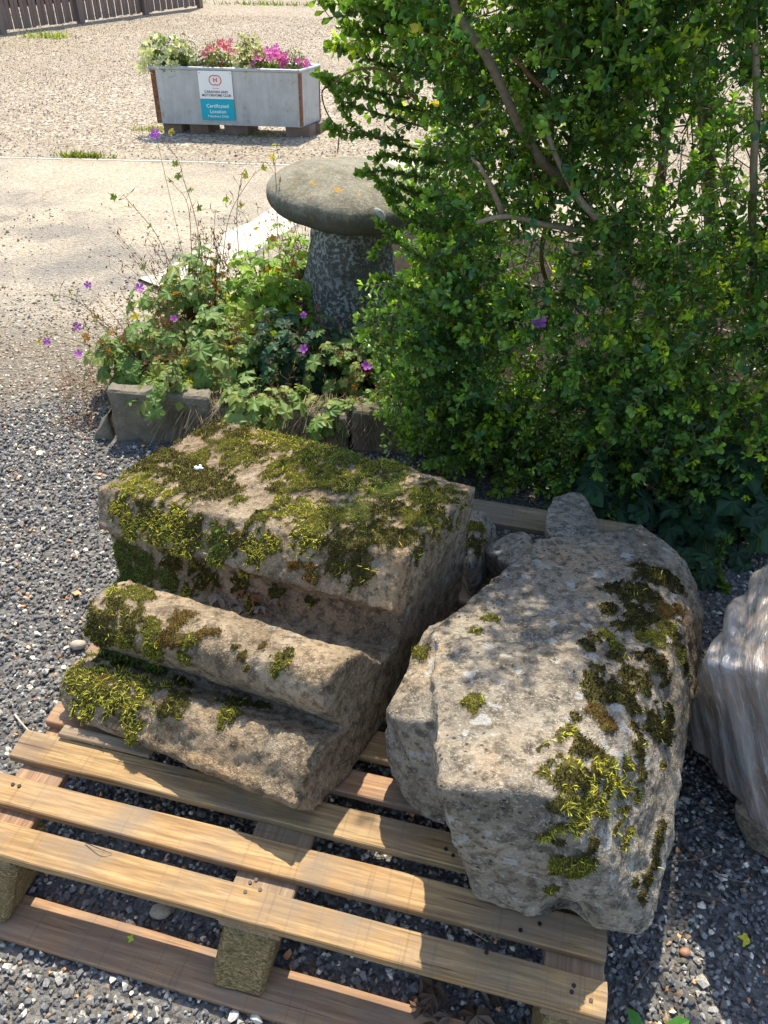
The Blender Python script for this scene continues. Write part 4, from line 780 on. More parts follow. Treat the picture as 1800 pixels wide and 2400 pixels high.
# ------------------------------------------------------------------ small things lying about
def drop_on(x, y, z=0.):
    d = Vector(ray(x, y)).normalized(); best = None
    for b in (BV1, BV2):
        h = b.ray_cast(Vector(CAM), d)
        if h[0] is not None and (best is None or h[3] < best[3]): best = h
    if best is not None: return np.array(best[0])+np.array(best[1])*.002, np.array(best[1])
    return pz(x, y, z), np.array([0, 0, 1.])
M['dry'] = leafmat('dry_leaf', .8, .2, spec=.15, warm=(1.1, .95, .7))
def lobed(nl, depth, tooth=.0, spread=R(150), curl=.15, asp=1., n=5):
    """outline of a lobed leaf in the XY plane, stalk end at the origin, growing along +X"""
    V = [(0, 0, 0)]; K = nl*n
    for i in range(K+1):
        t = -1+2*i/K; th_ = t*spread; ph = (i % n)/n; l = 1-depth*(1-abs(math.cos(math.pi*(i/n))))*1.0
        rr = l*(.62+.38*math.cos(th_*.55))*(1+tooth*((i % 2)*2-1)); x = rr*math.cos(th_)*.62+.10*math.cos(th_); y = rr*math.sin(th_)*.62*asp
        V.append((x, y, -curl*(x*x+y*y)+.07*abs(math.sin(math.pi*(i/n)))))
    return np.array(V), np.array([(0, i, i+1) for i in range(1, K+1)])
def leaf_obj(name, p, d, roll, size, tv, tf, c, mat, parent=None, label=None, cat=None, grp=None):
    B = basis(np.array([d]), np.array([roll]))[0]*size; tv = tv*[1, 1, 1]; V = (B @ tv.T).T+p
    cc = np.array(c)*(1+.25*fbm(tv*3+p, 2.)[:, None]); return tag(fast(name, V, tf, mat, parent, col=np.clip(cc, 0, 1), smooth=False), label, cat, grp)
dl = lobed(5, .45, .08, R(120), 1.2)
for k, (x, y, s) in enumerate([(505, 1395, .055), (535, 1412, .045), (560, 1425, .05), (590, 1398, .05), (610, 1425, .04), (640, 1432, .035), (655, 1405, .03), (575, 1385, .035), (625, 1408, .03), (690, 1450, .02), (720, 1480, .02)]):
    p, n = drop_on(x, y); c = [(.34, .27, .19), (.26, .20, .15), (.30, .23, .15), (.24, .11, .055)][k % 4]
    leaf_obj('dead_leaf', p+[0, 0, .006], [random.uniform(-1, 1), random.uniform(-.6, .6), random.uniform(.0, .5)], random.uniform(-.8, .8), s, *dl, c, M['dry'], None, ['largest pale curled leaf at the left of the litter in the carved hollow', 'grey brown leaf second from the left in the carved hollow', 'pale folded leaf lying on the edge of the upper roll', 'darker leaf against the back wall of the carved hollow', 'reddish brown leaf in the middle of the litter in the hollow', 'small curled leaf right of the reddish one in the hollow', 'small pale leaf near the back of the litter in the hollow', 'brown leaf at the top left of the litter, under the stone lip', 'small dark leaf beside the reddish one in the hollow', 'tiny brown leaf towards the right end of the hollow', 'last tiny leaf at the right end of the litter in the hollow'][k], 'leaf', 'dry leaves in the hollow of the moulded block')
for k in range(13):
    x, y = random.uniform(980, 1180), random.uniform(2290, 2400); p = pz(x, y, .02)
    leaf_obj('dead_leaf', p+[0, 0, random.uniform(0, .02)], [random.uniform(-1, 1), random.uniform(-1, 1), random.uniform(-.2, .5)], random.uniform(-1, 1), random.uniform(.03, .055), *dl, random.choice([(.13, .08, .05), (.19, .13, .085), (.09, .06, .04)]), M['dry'], None, 'dark brown dead leaf in the heap under the front of the pallet', 'leaf', 'dead leaves under the front of the pallet')
for (x, y, s, c, lb) in [(1742, 2204, .022, (.60, .50, .05), 'small yellow leaf on the dark gravel at the lower right'), (1270, 2020, .0, 0, ''), (303, 2201, .012, (.45, .55, .04), 'tiny yellow green leaf on the lowest pallet board'), (1400, 1130, .05, (.66, .55, .16), 'yellow withered leaf above the back tip of the rough stone')]:
    if s: leaf_obj('fallen_leaf', pz(x, y, .012 if y > 1500 and x > 1000 else (.026 if y > 1500 else .16)), [.8, .3, .15], .5, s, *lobed(3, .4, .05, R(120), .4), c, M['dry'], None, lb, 'leaf')
M['feather'] = flat('white_fluff', (.8, .8, .8), .8)
p, n = drop_on(470, 1100); a_ = Acc(); a_.add(*inst(ico, icf, basis(rdir(9), rng.uniform(0, 3, 9))*rng.uniform(.0025, .006, (9, 1, 1)), p+np.stack([rng.uniform(-.010, .011, 9), rng.uniform(-.009, .009, 9), rng.uniform(.0, .004, 9)], 1)), (.8, .8, .8))
tag(a_.build('bird_dropping', M['feather'], smooth=True), 'white splash on the mossy top of the moulded block', 'dropping')
def twig(pts, r, c, lb, kind='twig', grp=None, mat=None):
    P_ = smoothline(pts, 6); V, Fc = tube(P_, np.linspace(r, r*.5, len(P_)), 5); a = Acc(); a.add(V, Fc, c); return tag(a.build('twig', M['bark'], smooth=True), lb, kind, grp)
for k, q in enumerate([[(1545, 2020), (1640, 2012), (1700, 1990)], [(1550, 2085), (1640, 2095), (1755, 2135)], [(1590, 1960), (1660, 2040), (1790, 2080)], [(1600, 1400), (1680, 1425), (1720, 1470)], [(1610, 1440), (1650, 1410), (1700, 1395)], [(1575, 1345), (1660, 1400), (1700, 1440)], [(1480, 2330), (1520, 2270), (1545, 2250)]]):
    twig([pz(x, y, .012+.01*i) for i, (x, y) in enumerate(q)], .0022, (.17, .13, .10), ['bare grey twig on the gravel below the wrapped load', 'long thin twig on the dark gravel right of the rough stone', 'thin twig running towards the stone under the wrapped load', 'bare twig in the dark gap between rough stone and wrapped load', 'short twig crossing another in the gap above the wrapped load', 'twig beside the right flank of the rough stone', 'thin dark twig on the gravel at the right of the pallet end'][k])
twig([pz(35, 1675, .012), pz(55, 1700, .016), pz(78, 1722, .01)], .0028, (.55, .48, .36), 'pale straw stalk on the gravel left of the pallet')
twig([pz(200, 1975, PT+.004), pz(235, 1990, PT+.012), pz(262, 2000, PT+.004)], .0009, (.05, .04, .03), 'thin dark hair like stalk curling on the front pallet slat')
twig([pz(1105, 2182, .1), pz(1125, 2195, .11), pz(1145, 2208, .1)], .0012, (.5, .42, .2), 'straw stalk in the gap in front of the rough stone')

# ------------------------------------------------------------------ geranium plants in the bed
GL = [lobed(5, .42, .05, R(165), .25+.25*k) for k in range(4)]+[lobed(7, .38, .06, R(160), .3)]
def gleaf_mesh(k, c):
    tv, tf = GL[k]; tv = tv*[1, 1, 1]; me = bpy.data.meshes.new('leaf'); me.from_pydata([tuple(v) for v in tv], [], [tuple(map(int, f)) for f in tf])
    ca = me.color_attributes.new('col', 'FLOAT_COLOR', 'POINT'); r = np.hypot(tv[:, 0], tv[:, 1]); cc = np.ones((len(tv), 4)); cc[:, :3] = np.array(c)*(1+.3*(r[:, None]-.3)); cc[0, :3] = np.array(c)*1.35
    ca.data.foreach_set('color', cc.astype(np.float32).ravel()); me.materials.append(M['ger']); me.update(); return me
pals = {'lit': [(.15, .24, .055), (.20, .28, .08), (.11, .19, .045), (.27, .31, .08)], 'lime': [(.24, .38, .05), (.32, .42, .05), (.17, .29, .04)], 'shade': [(.035, .085, .035), (.05, .115, .045), (.028, .065, .03)]}  # leaf greens with sun, backlight and shade put into the colours
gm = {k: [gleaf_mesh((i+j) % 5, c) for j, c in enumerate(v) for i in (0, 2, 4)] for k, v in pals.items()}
def geranium(c, rad, h, nl, size, pal_, label, stalks=0, sh=.4, lean=(0, 0), dry=.15, sig=None):
    e = empty('geranium_plant', c, label, 'geranium', 'geraniums in the raised bed'); a = Acc(); c = np.array(c, float)
    for k in range(nl):
        q = rdir(1, .25)[0]; q[2] = abs(q[2]); r = random.uniform(.45, 1.)**.6; w = 1+.25*math.sin(q[0]*5+c[0]*7)
        p = c+np.array([q[0]*rad*r*w+lean[0]*q[2]*h, q[1]*rad*r*w+lean[1]*q[2]*h, q[2]*h*r*w+.01])
        nrm = q*.8+np.array([0, -.15, .75])+rdir(1)[0]*.35; nrm /= np.linalg.norm(nrm); d = np.cross(nrm, rdir(1)[0]); out = q-nrm*(q@nrm); d = out+.5*d; d /= np.linalg.norm(d); y_ = np.cross(nrm, d)
        o = link('leaf', random.choice(gm[pal_]), None, e); s = size*random.uniform(.6, 1.25)
        o.matrix_basis = Matrix(((d[0]*s, y_[0]*s, nrm[0]*s, p[0]-c[0]), (d[1]*s, y_[1]*s, nrm[1]*s, p[1]-c[1]), (d[2]*s, y_[2]*s, nrm[2]*s, p[2]-c[2]), (0, 0, 0, 1)))
        b = c+np.array([random.uniform(-.03, .03), random.uniform(-.03, .03), -.01]); a.add(*tube([b, (b+p)/2+[0, 0, .03], p], .0014, 3), (.13, .15, .06) if random.random() > .3 else (.25, .12, .06))
    for k in range(stalks):
        az = random.uniform(-math.pi, math.pi); hh = sh*random.uniform(.55, 1.15); rr = rad*random.uniform(.5, 1.35)
        t = c+np.array([math.cos(az)*rr+lean[0]*hh*1.5, math.sin(az)*rr*.7, hh]); b = c+np.array([math.cos(az)*rr*.4, math.sin(az)*rr*.3, 0]); mid = (b+t)/2+[0, 0, .06]
        col_ = random.choice([(.20, .13, .06), (.17, .16, .07), (.30, .14, .08), (.24, .22, .10)]); P_ = smoothline([b, mid, t], 4); a.add(*tube(P_, np.linspace(.0014, .0007, len(P_)), 3), col_)
        for j in range(random.randint(3, 6)):
            s_ = P_[random.randint(len(P_)//2, len(P_)-1)]; u_ = rdir(1, 1.1)[0]; L = random.uniform(.02, .05); e2 = s_+u_*L; a.add(*tube([s_, e2], .0006, 3), col_)
            for _ in range(2):
                v_ = rdir(1, 1.5)[0]; tp = e2+v_*random.uniform(.012, .024); a.add(*tube([e2, e2+v_*.006, tp], [.0019, .0016, .0003], 4), random.choice([(.32, .10, .06), (.20, .10, .06), (.28, .24, .09), (.35, .20, .10)]))
        if random.random() < .45:
            leaves(a, np.array([P_[len(P_)//2]]), rdir(1, .3), .03, np.array([random.choice([(.35, .32, .05), (.15, .22, .05), (.32, .17, .06)])]), tv=GL[0][0]*[1, 1, 1], tf=GL[0][1])
    a.build('stem', M['ger'], e, kind='stuff'); return e
plants = []
spec_g = [((-.90, 2.64, .10), .20, .19, 160, .055, 'lit', 'spreading geranium at the left corner of the bed beside the concrete edging', 26, .24, (-.25, 0)),
 ((-.80, 3.02, .10), .25, .30, 260, .056, 'lit', 'geranium with many reddish seed stalks at the back left of the bed', 44, .38, (-.1, 0)),
 ((-.62, 2.66, .10), .22, .23, 230, .060, 'lit', 'full leafy geranium over the left half of the concrete edging', 18, .28, (0, -.1)),
 ((-.52, 3.10, .10), .24, .30, 220, .058, 'lime', 'bright green geranium just left of the staddle stone', 26, .40, (0, 0)),
 ((-.34, 2.68, .10), .19, .24, 150, .060, 'shade', 'geranium in shade-darkened green in front of the foot of the staddle stone', 6, .25, (0, -.1)),
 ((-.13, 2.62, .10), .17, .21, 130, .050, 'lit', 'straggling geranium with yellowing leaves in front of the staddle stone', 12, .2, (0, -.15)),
 ((.10, 2.66, .10), .17, .20, 110, .052, 'lit', 'geranium growing against the shrub right of the staddle stone', 12, .24, (0, 0)),
 ((-.40, 3.62, .10), .28, .22, 120, .060, 'lime', 'backlit lime green geranium behind the staddle stone', 16, .35, (0, 0)),
 ((.18, 3.30, .10), .26, .24, 100, .060, 'lime', 'backlit bright geranium behind the left side of the shrub', 8, .3, (0, 0)),
 ((-.78, 2.40, .12), .14, .12, 60, .052, 'lit', 'leafy geranium shoots spilling over the left concrete block of the edging', 14, .18, (0, -.35)),
 ((-.45, 2.38, .10), .17, .12, 70, .056, 'lit', 'geranium leaves drooping over the middle of the concrete edging', 6, .18, (0, -.35)),
 ((-.17, 2.36, .08), .12, .10, 42, .048, 'lit', 'few torn geranium leaves over the edging below the staddle stone', 5, .15, (0, -.3)),
 ((.02, 2.36, .09), .07, .08, 16, .050, 'lit', 'small geranium seedling hanging over the concrete edging', 2, .1, (0, -.3)),
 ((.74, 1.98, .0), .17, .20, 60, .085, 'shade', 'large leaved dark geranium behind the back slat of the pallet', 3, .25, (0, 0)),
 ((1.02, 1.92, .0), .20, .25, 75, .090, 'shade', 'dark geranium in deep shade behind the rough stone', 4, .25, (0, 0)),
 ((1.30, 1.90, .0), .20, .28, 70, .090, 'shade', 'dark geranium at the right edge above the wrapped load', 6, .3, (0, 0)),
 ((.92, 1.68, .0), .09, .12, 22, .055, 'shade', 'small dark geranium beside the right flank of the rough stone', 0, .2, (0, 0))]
for g in spec_g: plants.append(geranium(*g[:6], g[6], g[7], g[8], g[9]))
# purple flowers: each belongs to the plant it grows on
PURP = [(.50, .10, .52), (.58, .16, .60), (.45, .12, .58)]
def gflower(x, y, Y, s, pi_, lbl=None):
    p = py(x, y, Y); par = plants[pi_]; fl_ = []; tv, tf = petal_disc(5, .35); d = -ray(x, y)+rdir(1)[0]*.5+[0, 0, .4]; B = basis(d[None], np.array([random.uniform(0, 6)]))[0]
    L = tv[:, [2, 0, 1]]*s; cc = np.tile(np.array(random.choice(PURP)), (len(tv), 1)); cc[0] = (.30, .05, .28); fast('flower', (B @ L.T).T+p, tf, M['petal'], par, col=cc)
    a = Acc(); b = wloc(par); a.add(*tube(smoothline([b+[0, 0, .05], (b+p)/2+[0, 0, .03], p], 3), .0010, 3), (.2, .16, .07)); a.build('flower_stalk', M['ger'], par)
for f in [(205, 668, 2.95, .016, 0), (327, 675, 2.75, .018, 0), (180, 765, 2.7, .017, 0), (110, 800, 2.65, .016, 0), (185, 830, 2.6, .017, 0), (407, 748, 2.6, .015, 2), (712, 818, 2.42, .017, 4), (858, 858, 2.35, .019, 5), (1263, 758, 2.02, .022, 6), (1180, 795, 2.05, .018, 6), (1055, 588, 2.3, .014, 6), (365, 315, 2.95, .020, 1), (712, 738, 2.65, .013, 4)]: gflower(*f)
# the tall stalk of the photo that rises left of the staddle stone
def tall(pts, Y, pi_, r=.0016):
    P_ = smoothline([py(x, y, Y) for x, y in pts], 8); a = Acc(); a.add(*tube(P_, np.linspace(r, r*.5, len(P_)), 4), (.22, .19, .08))
    for i in range(6, len(P_), 3):
        u_ = rdir(1, .6)[0]; L = random.uniform(.02, .06); e2 = P_[i]+u_*L; a.add(*tube([P_[i], e2], .0007, 3), (.22, .15, .07))
        v_ = rdir(1, 1.5)[0]; a.add(*tube([e2, e2+v_*.008, e2+v_*.026], [.002, .0018, .0003], 4), (.30, .14, .08))
        if i % 2: leaves(a, np.array([e2]), rdir(1, .2), .026, np.array([random.choice([(.36, .34, .05), (.17, .25, .05)])]), tv=GL[1][0], tf=GL[1][1])
    a.build('seed_stalk', M['ger'], plants[pi_])
tall([(475, 600), (455, 500), (430, 420), (415, 370), (365, 320)], 2.95, 1); tall([(560, 600), (555, 500), (565, 420), (575, 395)], 3.0, 1); tall([(650, 560), (648, 450), (645, 380), (660, 370)], 3.0, 3)
tall([(400, 620), (360, 540), (300, 470), (290, 455)], 3.0, 1); tall([(450, 600), (440, 480), (405, 430)], 3.05, 1); tall([(250, 760), (170, 700), (110, 690)], 2.8, 0); tall([(240, 820), (150, 790), (85, 770)], 2.7, 0); tall([(520, 620), (540, 500), (600, 400)], 3.1, 3)
# dry straw and roots hanging over the edging
a_ = Acc()
for k in range(1100):
    x = random.uniform(-.72, .30); b = np.array([x, 2.42-.07*x+random.uniform(-.06, .03), .12+random.uniform(-.01, .03)]); t = np.array([x+random.uniform(-.13, .13), 2.29+random.uniform(-.045, .02), random.uniform(.015, .12)])
    a_.add(*tube(smoothline([b, (b+t)/2+[0, -.02, .035], t], 3), random.uniform(.0005, .0014), 3), random.choice([(.26, .20, .12), (.16, .12, .08), (.36, .29, .17), (.09, .065, .04)]))
tag(a_.build('dry_grass', M['bark'], kind='stuff'), 'dry straw and roots hanging over the concrete edging', 'dry grass')
a_ = Acc()
for k in range(260):
    p = pz(random.uniform(140, 270), random.uniform(850, 1010), .01); u_ = rdir(1, .8)[0]*random.uniform(.02, .07); a_.add(*tube([p, p+u_*.6, p+u_+[0, 0, -.01]], .0011, 3), random.choice([(.30, .22, .14), (.36, .15, .09), (.22, .20, .07)]))
tag(a_.build('dry_weeds', M['ger'], kind='stuff'), 'dry reddish weeds at the left foot of the bed edging', 'weeds')
# little weed at the bottom right
e = empty('weed', pz(1530, 2405, 0), 'fresh green weed shoot poking into view at the lower right edge of the gravel', 'weed')
wl = leaf_tpl(1, .42, .05, .25)
for (x, y, z, d, s) in [(1510, 2440, .01, (-.35, .55, .5), .055), (1545, 2430, .01, (.75, .3, .3), .06), (1530, 2440, .01, (.1, -.5, .6), .05)]:
    leaf_obj('leaf', pz(x, y, z), d, 0, s, *wl, (.09, .26, .04), M['ger'], e)

# ------------------------------------------------------------------ the shrub
OLV, OLF = leaf_tpl(1, .60, .10, .22)
SLV = np.array([(0, 0, 0), (.66, .29, .10), (.97, .11, .02), (.97, -.11, .02), (.66, -.29, .10)]); SLF = np.array([(0, 2, 1), (0, 3, 2), (0, 4, 3)])
def spray_tpl(seed, L=.20, nw=9):
    r = np.random.default_rng(seed); V = []; Fc = []; C = []; n = 0
    P_ = smoothline([(0, 0, 0), (L*.4, r.uniform(-.02, .02), r.uniform(-.01, .02)), (L*.75, r.uniform(-.03, .03), r.uniform(0, .03)), (L, r.uniform(-.04, .04), r.uniform(0, .05))], 2)
    v, f = tube(P_, np.linspace(.0019, .0009, len(P_)), 3); f = np.concatenate([f[:, [0, 1, 2]], f[:, [0, 2, 3]]]); V.append(v); Fc.append(f); C.append(np.tile([.20, .14, .07], (len(v), 1))); n += len(v)
    T = []; D = []; S_ = []; K = []
    for i in range(nw):
        t = (i+.6)/nw; p = np.array([np.interp(t*(len(P_)-1), range(len(P_)), P_[:, k]) for k in range(3)]); m = 3 if i < nw-1 else 6; a0 = r.uniform(0, 6)
        for j in range(m):
            a = a0+j*2*math.pi/m+r.uniform(-.4, .4); fwd = .55+.5*(i == nw-1); T.append(p); D.append([fwd+r.uniform(-.2, .2), math.cos(a), math.sin(a)]); S_.append(r.uniform(.017, .034)*(1 if i < nw-2 else .85))
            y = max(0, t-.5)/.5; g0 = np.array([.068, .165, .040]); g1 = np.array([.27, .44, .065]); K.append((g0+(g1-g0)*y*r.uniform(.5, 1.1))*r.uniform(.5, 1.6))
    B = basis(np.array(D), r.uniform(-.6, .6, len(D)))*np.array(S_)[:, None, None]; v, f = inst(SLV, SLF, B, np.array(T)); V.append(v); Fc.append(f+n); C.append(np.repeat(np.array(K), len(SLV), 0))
    return np.concatenate(V), np.concatenate(Fc), np.concatenate(C)
ST = [spray_tpl(s) for s in range(8)]
def add_sprays(acc, T, D, sc, tint):
    g = rng.integers(0, len(ST), len(T))
    for k in range(len(ST)):
        s = np.where(g == k)[0]
        if not len(s): continue
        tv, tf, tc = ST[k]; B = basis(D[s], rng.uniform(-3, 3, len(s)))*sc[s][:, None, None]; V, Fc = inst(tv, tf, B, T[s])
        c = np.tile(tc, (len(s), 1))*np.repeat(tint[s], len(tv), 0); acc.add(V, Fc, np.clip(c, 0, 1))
shrub = empty('evergreen_shrub', (1.15, 2.75, 0), 'tall dense evergreen shrub with small glossy leaves filling the right side behind the stones', 'shrub')
def dens(P_):
    x, y, z = P_.T
    left = np.interp(z, [0, .3, .42, .72, .9, .98, 1.07, 1.2, 1.3, 2.4], [.20, .15, .13, .15, .21, .20, .10, .03, .0, -.05])+.13*fbm(P_, 3.6, 3, 70)-.02+.22*np.clip(y-2.25, 0, 2)
    front = 2.0+.22*fbm(P_, 2.2, 2, 71)+.22*np.clip(.5-x, 0, .6)*(z < 1.6)-.10*np.clip(z-1.0, 0, 1.)-.18*np.clip(1-z/.35, 0, 1)*(x > .5)
    back = 2.72+.40*np.clip(x-.95, 0, 1)+.2*fbm(P_, 1.5, 2, 72)
    ins = (x > left) & (x < 2.6) & (y > front) & (y < back) & (z > .05)
    top_ = 2.25+.22*fbm(P_, 1.8, 2, 73)-.35*np.clip(.3-x, 0, 1)*1.5
    ins &= z < top_
    d = np.minimum(np.minimum(x-left, y-front), top_-z); shell = np.where(d < .22, 1., np.where((x > 1.) & (z > .7), .34, .16))
    cl = fbm(P_, 4.0, 3, 74); w = np.clip(.62+1.9*cl, .05, 1)*shell
    # open, see-through part in the middle of the shrub where bare stems stand
    hole = ((x-1.02)/.62)**2+((z-.78)/.17)**2 < 1; w = np.where(hole & (x < 1.25), w*.85, w); w = w*np.where(z > 1.45, np.interp(x, [.1, .9, 1.7], [.13, .22, .55]), 1.)
    return ins*w
n0 = 150000; C_ = np.stack([rng.uniform(-.35, 2.7, n0), rng.uniform(1.7, 3.6, n0), rng.uniform(.05, 2.6, n0)], 1); keep = rng.random(n0) < dens(C_)
C_ = C_[keep]; C_ = C_[:8300]
ctr = np.array([1.2, 2.9, .9]); D = C_-ctr; D = D/np.linalg.norm(D, axis=1, keepdims=True)+rdir(len(C_), .35)*.8+[0, -.15, .15]
tint = (1+.35*fbm(C_, 2.3, 2, 80))[:, None]*rng.uniform(.75, 1.25, (len(C_), 1))*np.array([1, 1, 1.]); tint = np.where(rng.random((len(C_), 1)) < .19, tint*[1.75, 1.4, .7], tint)
vis = C_[:, 1]-np.abs(C_[:, 0]-.5)*.02
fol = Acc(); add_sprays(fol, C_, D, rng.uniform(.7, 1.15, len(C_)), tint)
# long shoots that stick out of the outline on the left, one by one as in the photograph
def shoot(pts, Y0, Y1, r=.0028):
    m = len(pts); P_ = smoothline([py(x, y, Y0+(Y1-Y0)*i/(m-1)) for i, (x, y) in enumerate(pts)], 8); t = np.gradient(P_, axis=0)
    fol.add(*tube(P_, np.linspace(r, r*.35, len(P_)), 4), (.20, .12, .06)); N = len(P_)*5; ii = rng.integers(2, len(P_), N); T = P_[ii]+t[ii]*rng.uniform(-.5, .5, (N, 1))
    y = (ii/len(P_))[:, None]; leaves(fol, T, t[ii]/np.linalg.norm(t[ii], axis=1, keepdims=True)*.7+rdir(N)*.9, rng.uniform(.012, .024, N), (np.array([[.05, .12, .025]])*(1-y)+np.array([[.15, .26, .03]])*y)*rng.uniform(.6, 1.4, (N, 1)), tv=OLV, tf=OLF)
for s_ in [([(960, 60), (880, 40), (810, 15), (755, 2)], 2.3, 2.15), ([(980, 170), (900, 150), (830, 125), (768, 108)], 2.3, 2.15), ([(960, 230), (880, 215), (800, 195), (748, 178)], 2.25, 2.1), ([(1000, 300), (900, 270), (810, 240), (762, 185)], 2.2, 2.1),
           ([(980, 350), (900, 330), (840, 300), (795, 245)], 2.2, 2.1), ([(960, 330), (880, 320), (800, 310), (768, 296)], 2.15, 2.05), ([(1020, 420), (950, 410), (890, 400), (835, 408)], 2.2, 2.1), ([(1060, 560), (980, 500), (930, 455), (900, 440), (865, 400)], 2.15, 2.1),
           ([(1030, 500), (960, 520), (900, 560), (872, 600)], 2.2, 2.1), ([(1050, 640), (980, 600), (920, 560), (885, 520)], 2.2, 2.1), ([(1100, 1010), (1030, 1005), (980, 990), (918, 975)], 2.05, 1.95), ([(1080, 900), (1010, 905), (960, 900), (925, 868)], 2.1, 2.), ([(1100, 1060), (1040, 1060), (990, 1040), (960, 1030)], 2.0, 1.93),
           ([(1080, 760), (1000, 730), (950, 700), (905, 690)], 2.15, 2.05), ([(1080, 110), (980, 60), (900, 30), (850, 10)], 2.2, 2.1), ([(1250, 420), (1240, 330), (1230, 260), (1210, 200)], 2.0, 1.9), ([(1640, 260), (1630, 170), (1620, 90)], 1.85, 1.8), ([(1450, 250), (1500, 200), (1520, 190)], 1.85, 1.8), ([(1330, 60), (1270, 40), (1195, 50)], 1.9, 1.85), ([(1040, 470), (990, 455), (945, 440), (905, 425)], 2.25, 2.15), ([(1060, 540), (1000, 530), (940, 500), (915, 470)], 2.25, 2.12), ([(1040, 380), (980, 375), (920, 365), (880, 372)], 2.2, 2.1), ([(1080, 700), (1000, 690), (930, 660), (885, 650)], 2.2, 2.1), ([(1060, 830), (1000, 815), (950, 800), (905, 790)], 2.15, 2.05), ([(1080, 950), (1020, 940), (960, 935), (905, 910)], 2.1, 2.0), ([(1100, 1030), (1060, 1020), (1010, 1015), (950, 1005)], 2.05, 1.95), ([(1000, 110), (930, 90), (860, 70), (800, 62)], 2.3, 2.15), ([(990, 260), (920, 245), (850, 222), (800, 215)], 2.25, 2.1), ([(1150, 1080), (1110, 1090), (1075, 1075), (1045, 1085)], 2.0, 1.93), ([(1250, 1130), (1230, 1110), (1190, 1100)], 1.98, 1.92), ([(1700, 1240), (1690, 1290), (1685, 1350), (1700, 1380)], 1.75, 1.6)]:
    shoot(*s_)
fol.build('foliage', M['leaf'], shrub, kind='stuff')
# limbs
wood = Acc()
def limb(pts, Y, r0, r1, c=(.22, .16, .11)):
    P_ = smoothline([py(x, y, Y[i] if hasattr(Y, '__len__') else Y) for i, (x, y) in enumerate(pts)], 8); P_ = P_+np.stack([fbm(P_+k*9, 9, 2, 90+k) for k in range(3)], 1)*.006
    a = Acc(); a.add(*tube(P_, np.linspace(r0, r1, len(P_)), 8), c); a.build('limb', M['bark'], shrub, smooth=True)
limb([(1470, 640), (1400, 520), (1310, 420), (1235, 330), (1150, 150), (1075, 40), (1050, -60)], [2.5, 2.25, 2.08, 2.0, 1.98, 1.98, 2.0], .015, .008, (.19, .14, .09))
limb([(1180, 505), (1150, 440), (1125, 395), (1105, 370)], [2.06, 2.02, 2.0, 2.05], .008, .003, (.34, .23, .15)); limb([(1480, 560), (1380, 545), (1270, 525), (1180, 508), (1120, 520)], [2.3, 2.15, 2.06, 2.02, 2.05], .009, .006, (.32, .24, .16))
limb([(1540, 680), (1480, 590), (1410, 520), (1345, 450), (1290, 330), (1280, 230)], [2.3, 2.12, 2.03, 2.0, 2.02, 2.08], .013, .005, (.30, .225, .16))
limb([(1660, 760), (1665, 500), (1650, 250), (1655, 60), (1640, -80)], [2.9, 2.75, 2.6, 2.5, 2.5], .028, .018); limb([(1560, 800), (1545, 520), (1555, 300), (1540, 100), (1600, -60)], [2.9, 2.8, 2.7, 2.6, 2.5], .020, .012)
limb([(1770, 780), (1765, 500), (1770, 250), (1765, 0)], [2.3, 2.1, 1.97, 1.95], .011, .008, (.30, .24, .16)); limb([(1420, 780), (1480, 640), (1560, 590), (1700, 560), (1810, 560)], [2.9, 2.8, 2.6, 2.5, 2.5], .016, .012)
limb([(1390, 770), (1330, 700), (1240, 670), (1150, 650), (1080, 640)], [2.9, 2.8, 2.5, 2.4, 2.4], .010, .005); limb([(1300, 720), (1270, 600), (1290, 480), (1290, 350), (1310, 220)], [2.6, 2.4, 2.2, 2.15, 2.1], .008, .005, (.22, .18, .10))
limb([(1300, 230), (1240, 170), (1200, 130)], [2.1, 2.05, 2.0], .006, .004, (.30, .15, .09)); limb([(1500, 900), (1470, 780), (1500, 700)], [2.9, 2.9, 2.9], .02, .018); limb([(1680, 960), (1670, 860), (1662, 760)], [3., 2.95, 2.9], .035, .029)
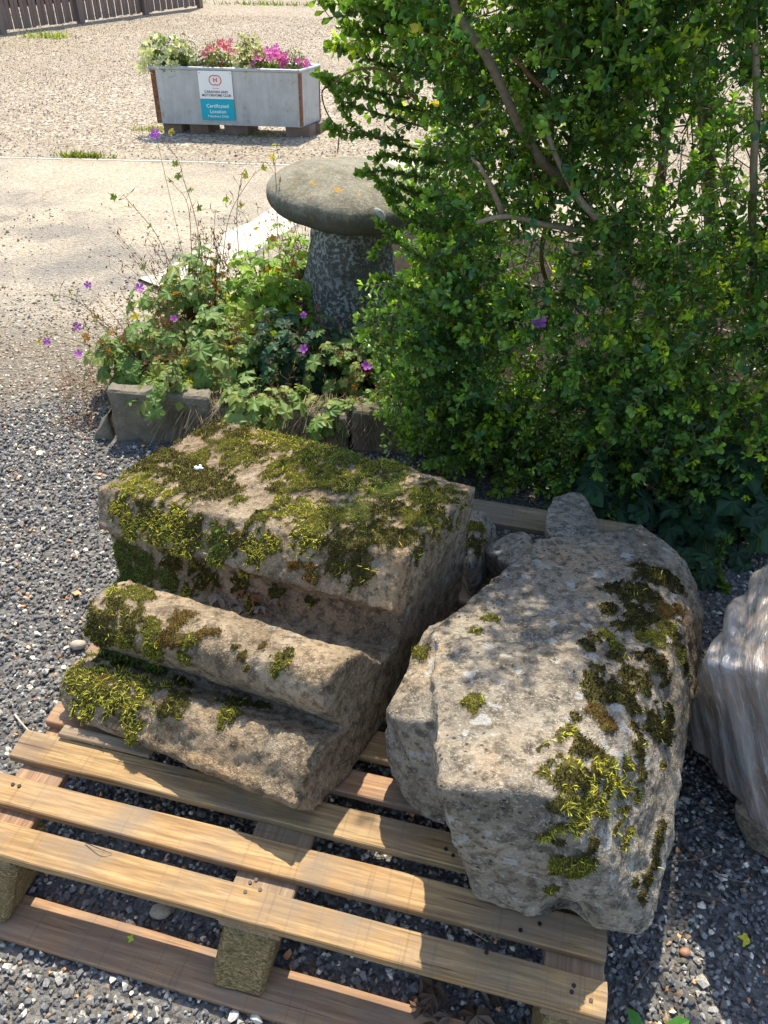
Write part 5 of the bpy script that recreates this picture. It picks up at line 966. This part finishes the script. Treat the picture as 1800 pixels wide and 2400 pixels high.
limb([(970, 230), (900, 165), (830, 165), (780, 195)], [2.2, 2.15, 2.1, 2.08], .0035, .002, (.25, .12, .07)); limb([(770, 200), (752, 215), (762, 260), (790, 310), (790, 355)], [2.1, 2.08, 2.08, 2.08, 2.08], .002, .0015, (.10, .03, .04))
# bare twigs inside
a_ = Acc(); n = 2200; T = np.stack([rng.uniform(0.35, 2.4, n), rng.uniform(2.12, 3.0, n), rng.uniform(.15, 2.2, n)], 1); Dd = rdir(n, .5)
for k in range(n):
    L = random.uniform(.10, .32); p = T[k]; m1 = p+Dd[k]*L*.5+rdir(1)[0]*L*.22; a_.add(*tube([p, m1, p+Dd[k]*L+rdir(1)[0]*.03], random.uniform(.0008, .003), 3), random.choice([(.24, .18, .12), (.34, .27, .18), (.14, .11, .07)]))
a_.build('twigs', M['bark'], shrub, kind='stuff')
# the largest leaves nearest to the eye, one object each
lms = []
for c in [(.05, .155, .045), (.09, .23, .045), (.17, .34, .045), (.26, .44, .05), (.58, .48, .04), (.045, .13, .06)]:
    me = bpy.data.meshes.new('leaf'); me.from_pydata([tuple(v) for v in OLV], [], [tuple(map(int, f)) for f in OLF]); ca = me.color_attributes.new('col', 'FLOAT_COLOR', 'POINT'); cc = np.ones((len(OLV), 4), np.float32); cc[:, :3] = c; ca.data.foreach_set('color', cc.ravel()); me.materials.append(M['leaf']); me.update(); lms.append(me)
sl_ = np.array([1.15, 2.75, 0]); cnt = 0
while cnt < 290:
    x = rng.uniform(880, 1790); y = rng.uniform(10, 1180); Yf = rng.uniform(1.78, 2.12); p = py(x, y, Yf)
    if p[0] < .1 and y > 500 and x < 1000: continue
    k = min(rng.integers(4, 9), 290-cnt); ax = rdir(1, .5)[0]; yel = rng.random() < .07
    for j in range(k):
        d = ax*.7+rdir(1)[0]; d /= np.linalg.norm(d); B = basis(d[None], np.array([rng.uniform(-3, 3)]))[0]*rng.uniform(.020, .032)
        o = link('leaf', lms[4] if yel and j < 2 else lms[rng.choice([0, 1, 2, 3, 5], p=[.25, .3, .2, .1, .15])], None, shrub); q = p-sl_+ax*.006*j
        o.matrix_basis = Matrix(((*B[0], q[0]), (*B[1], q[1]), (*B[2], q[2]), (0, 0, 0, 1))); cnt += 1
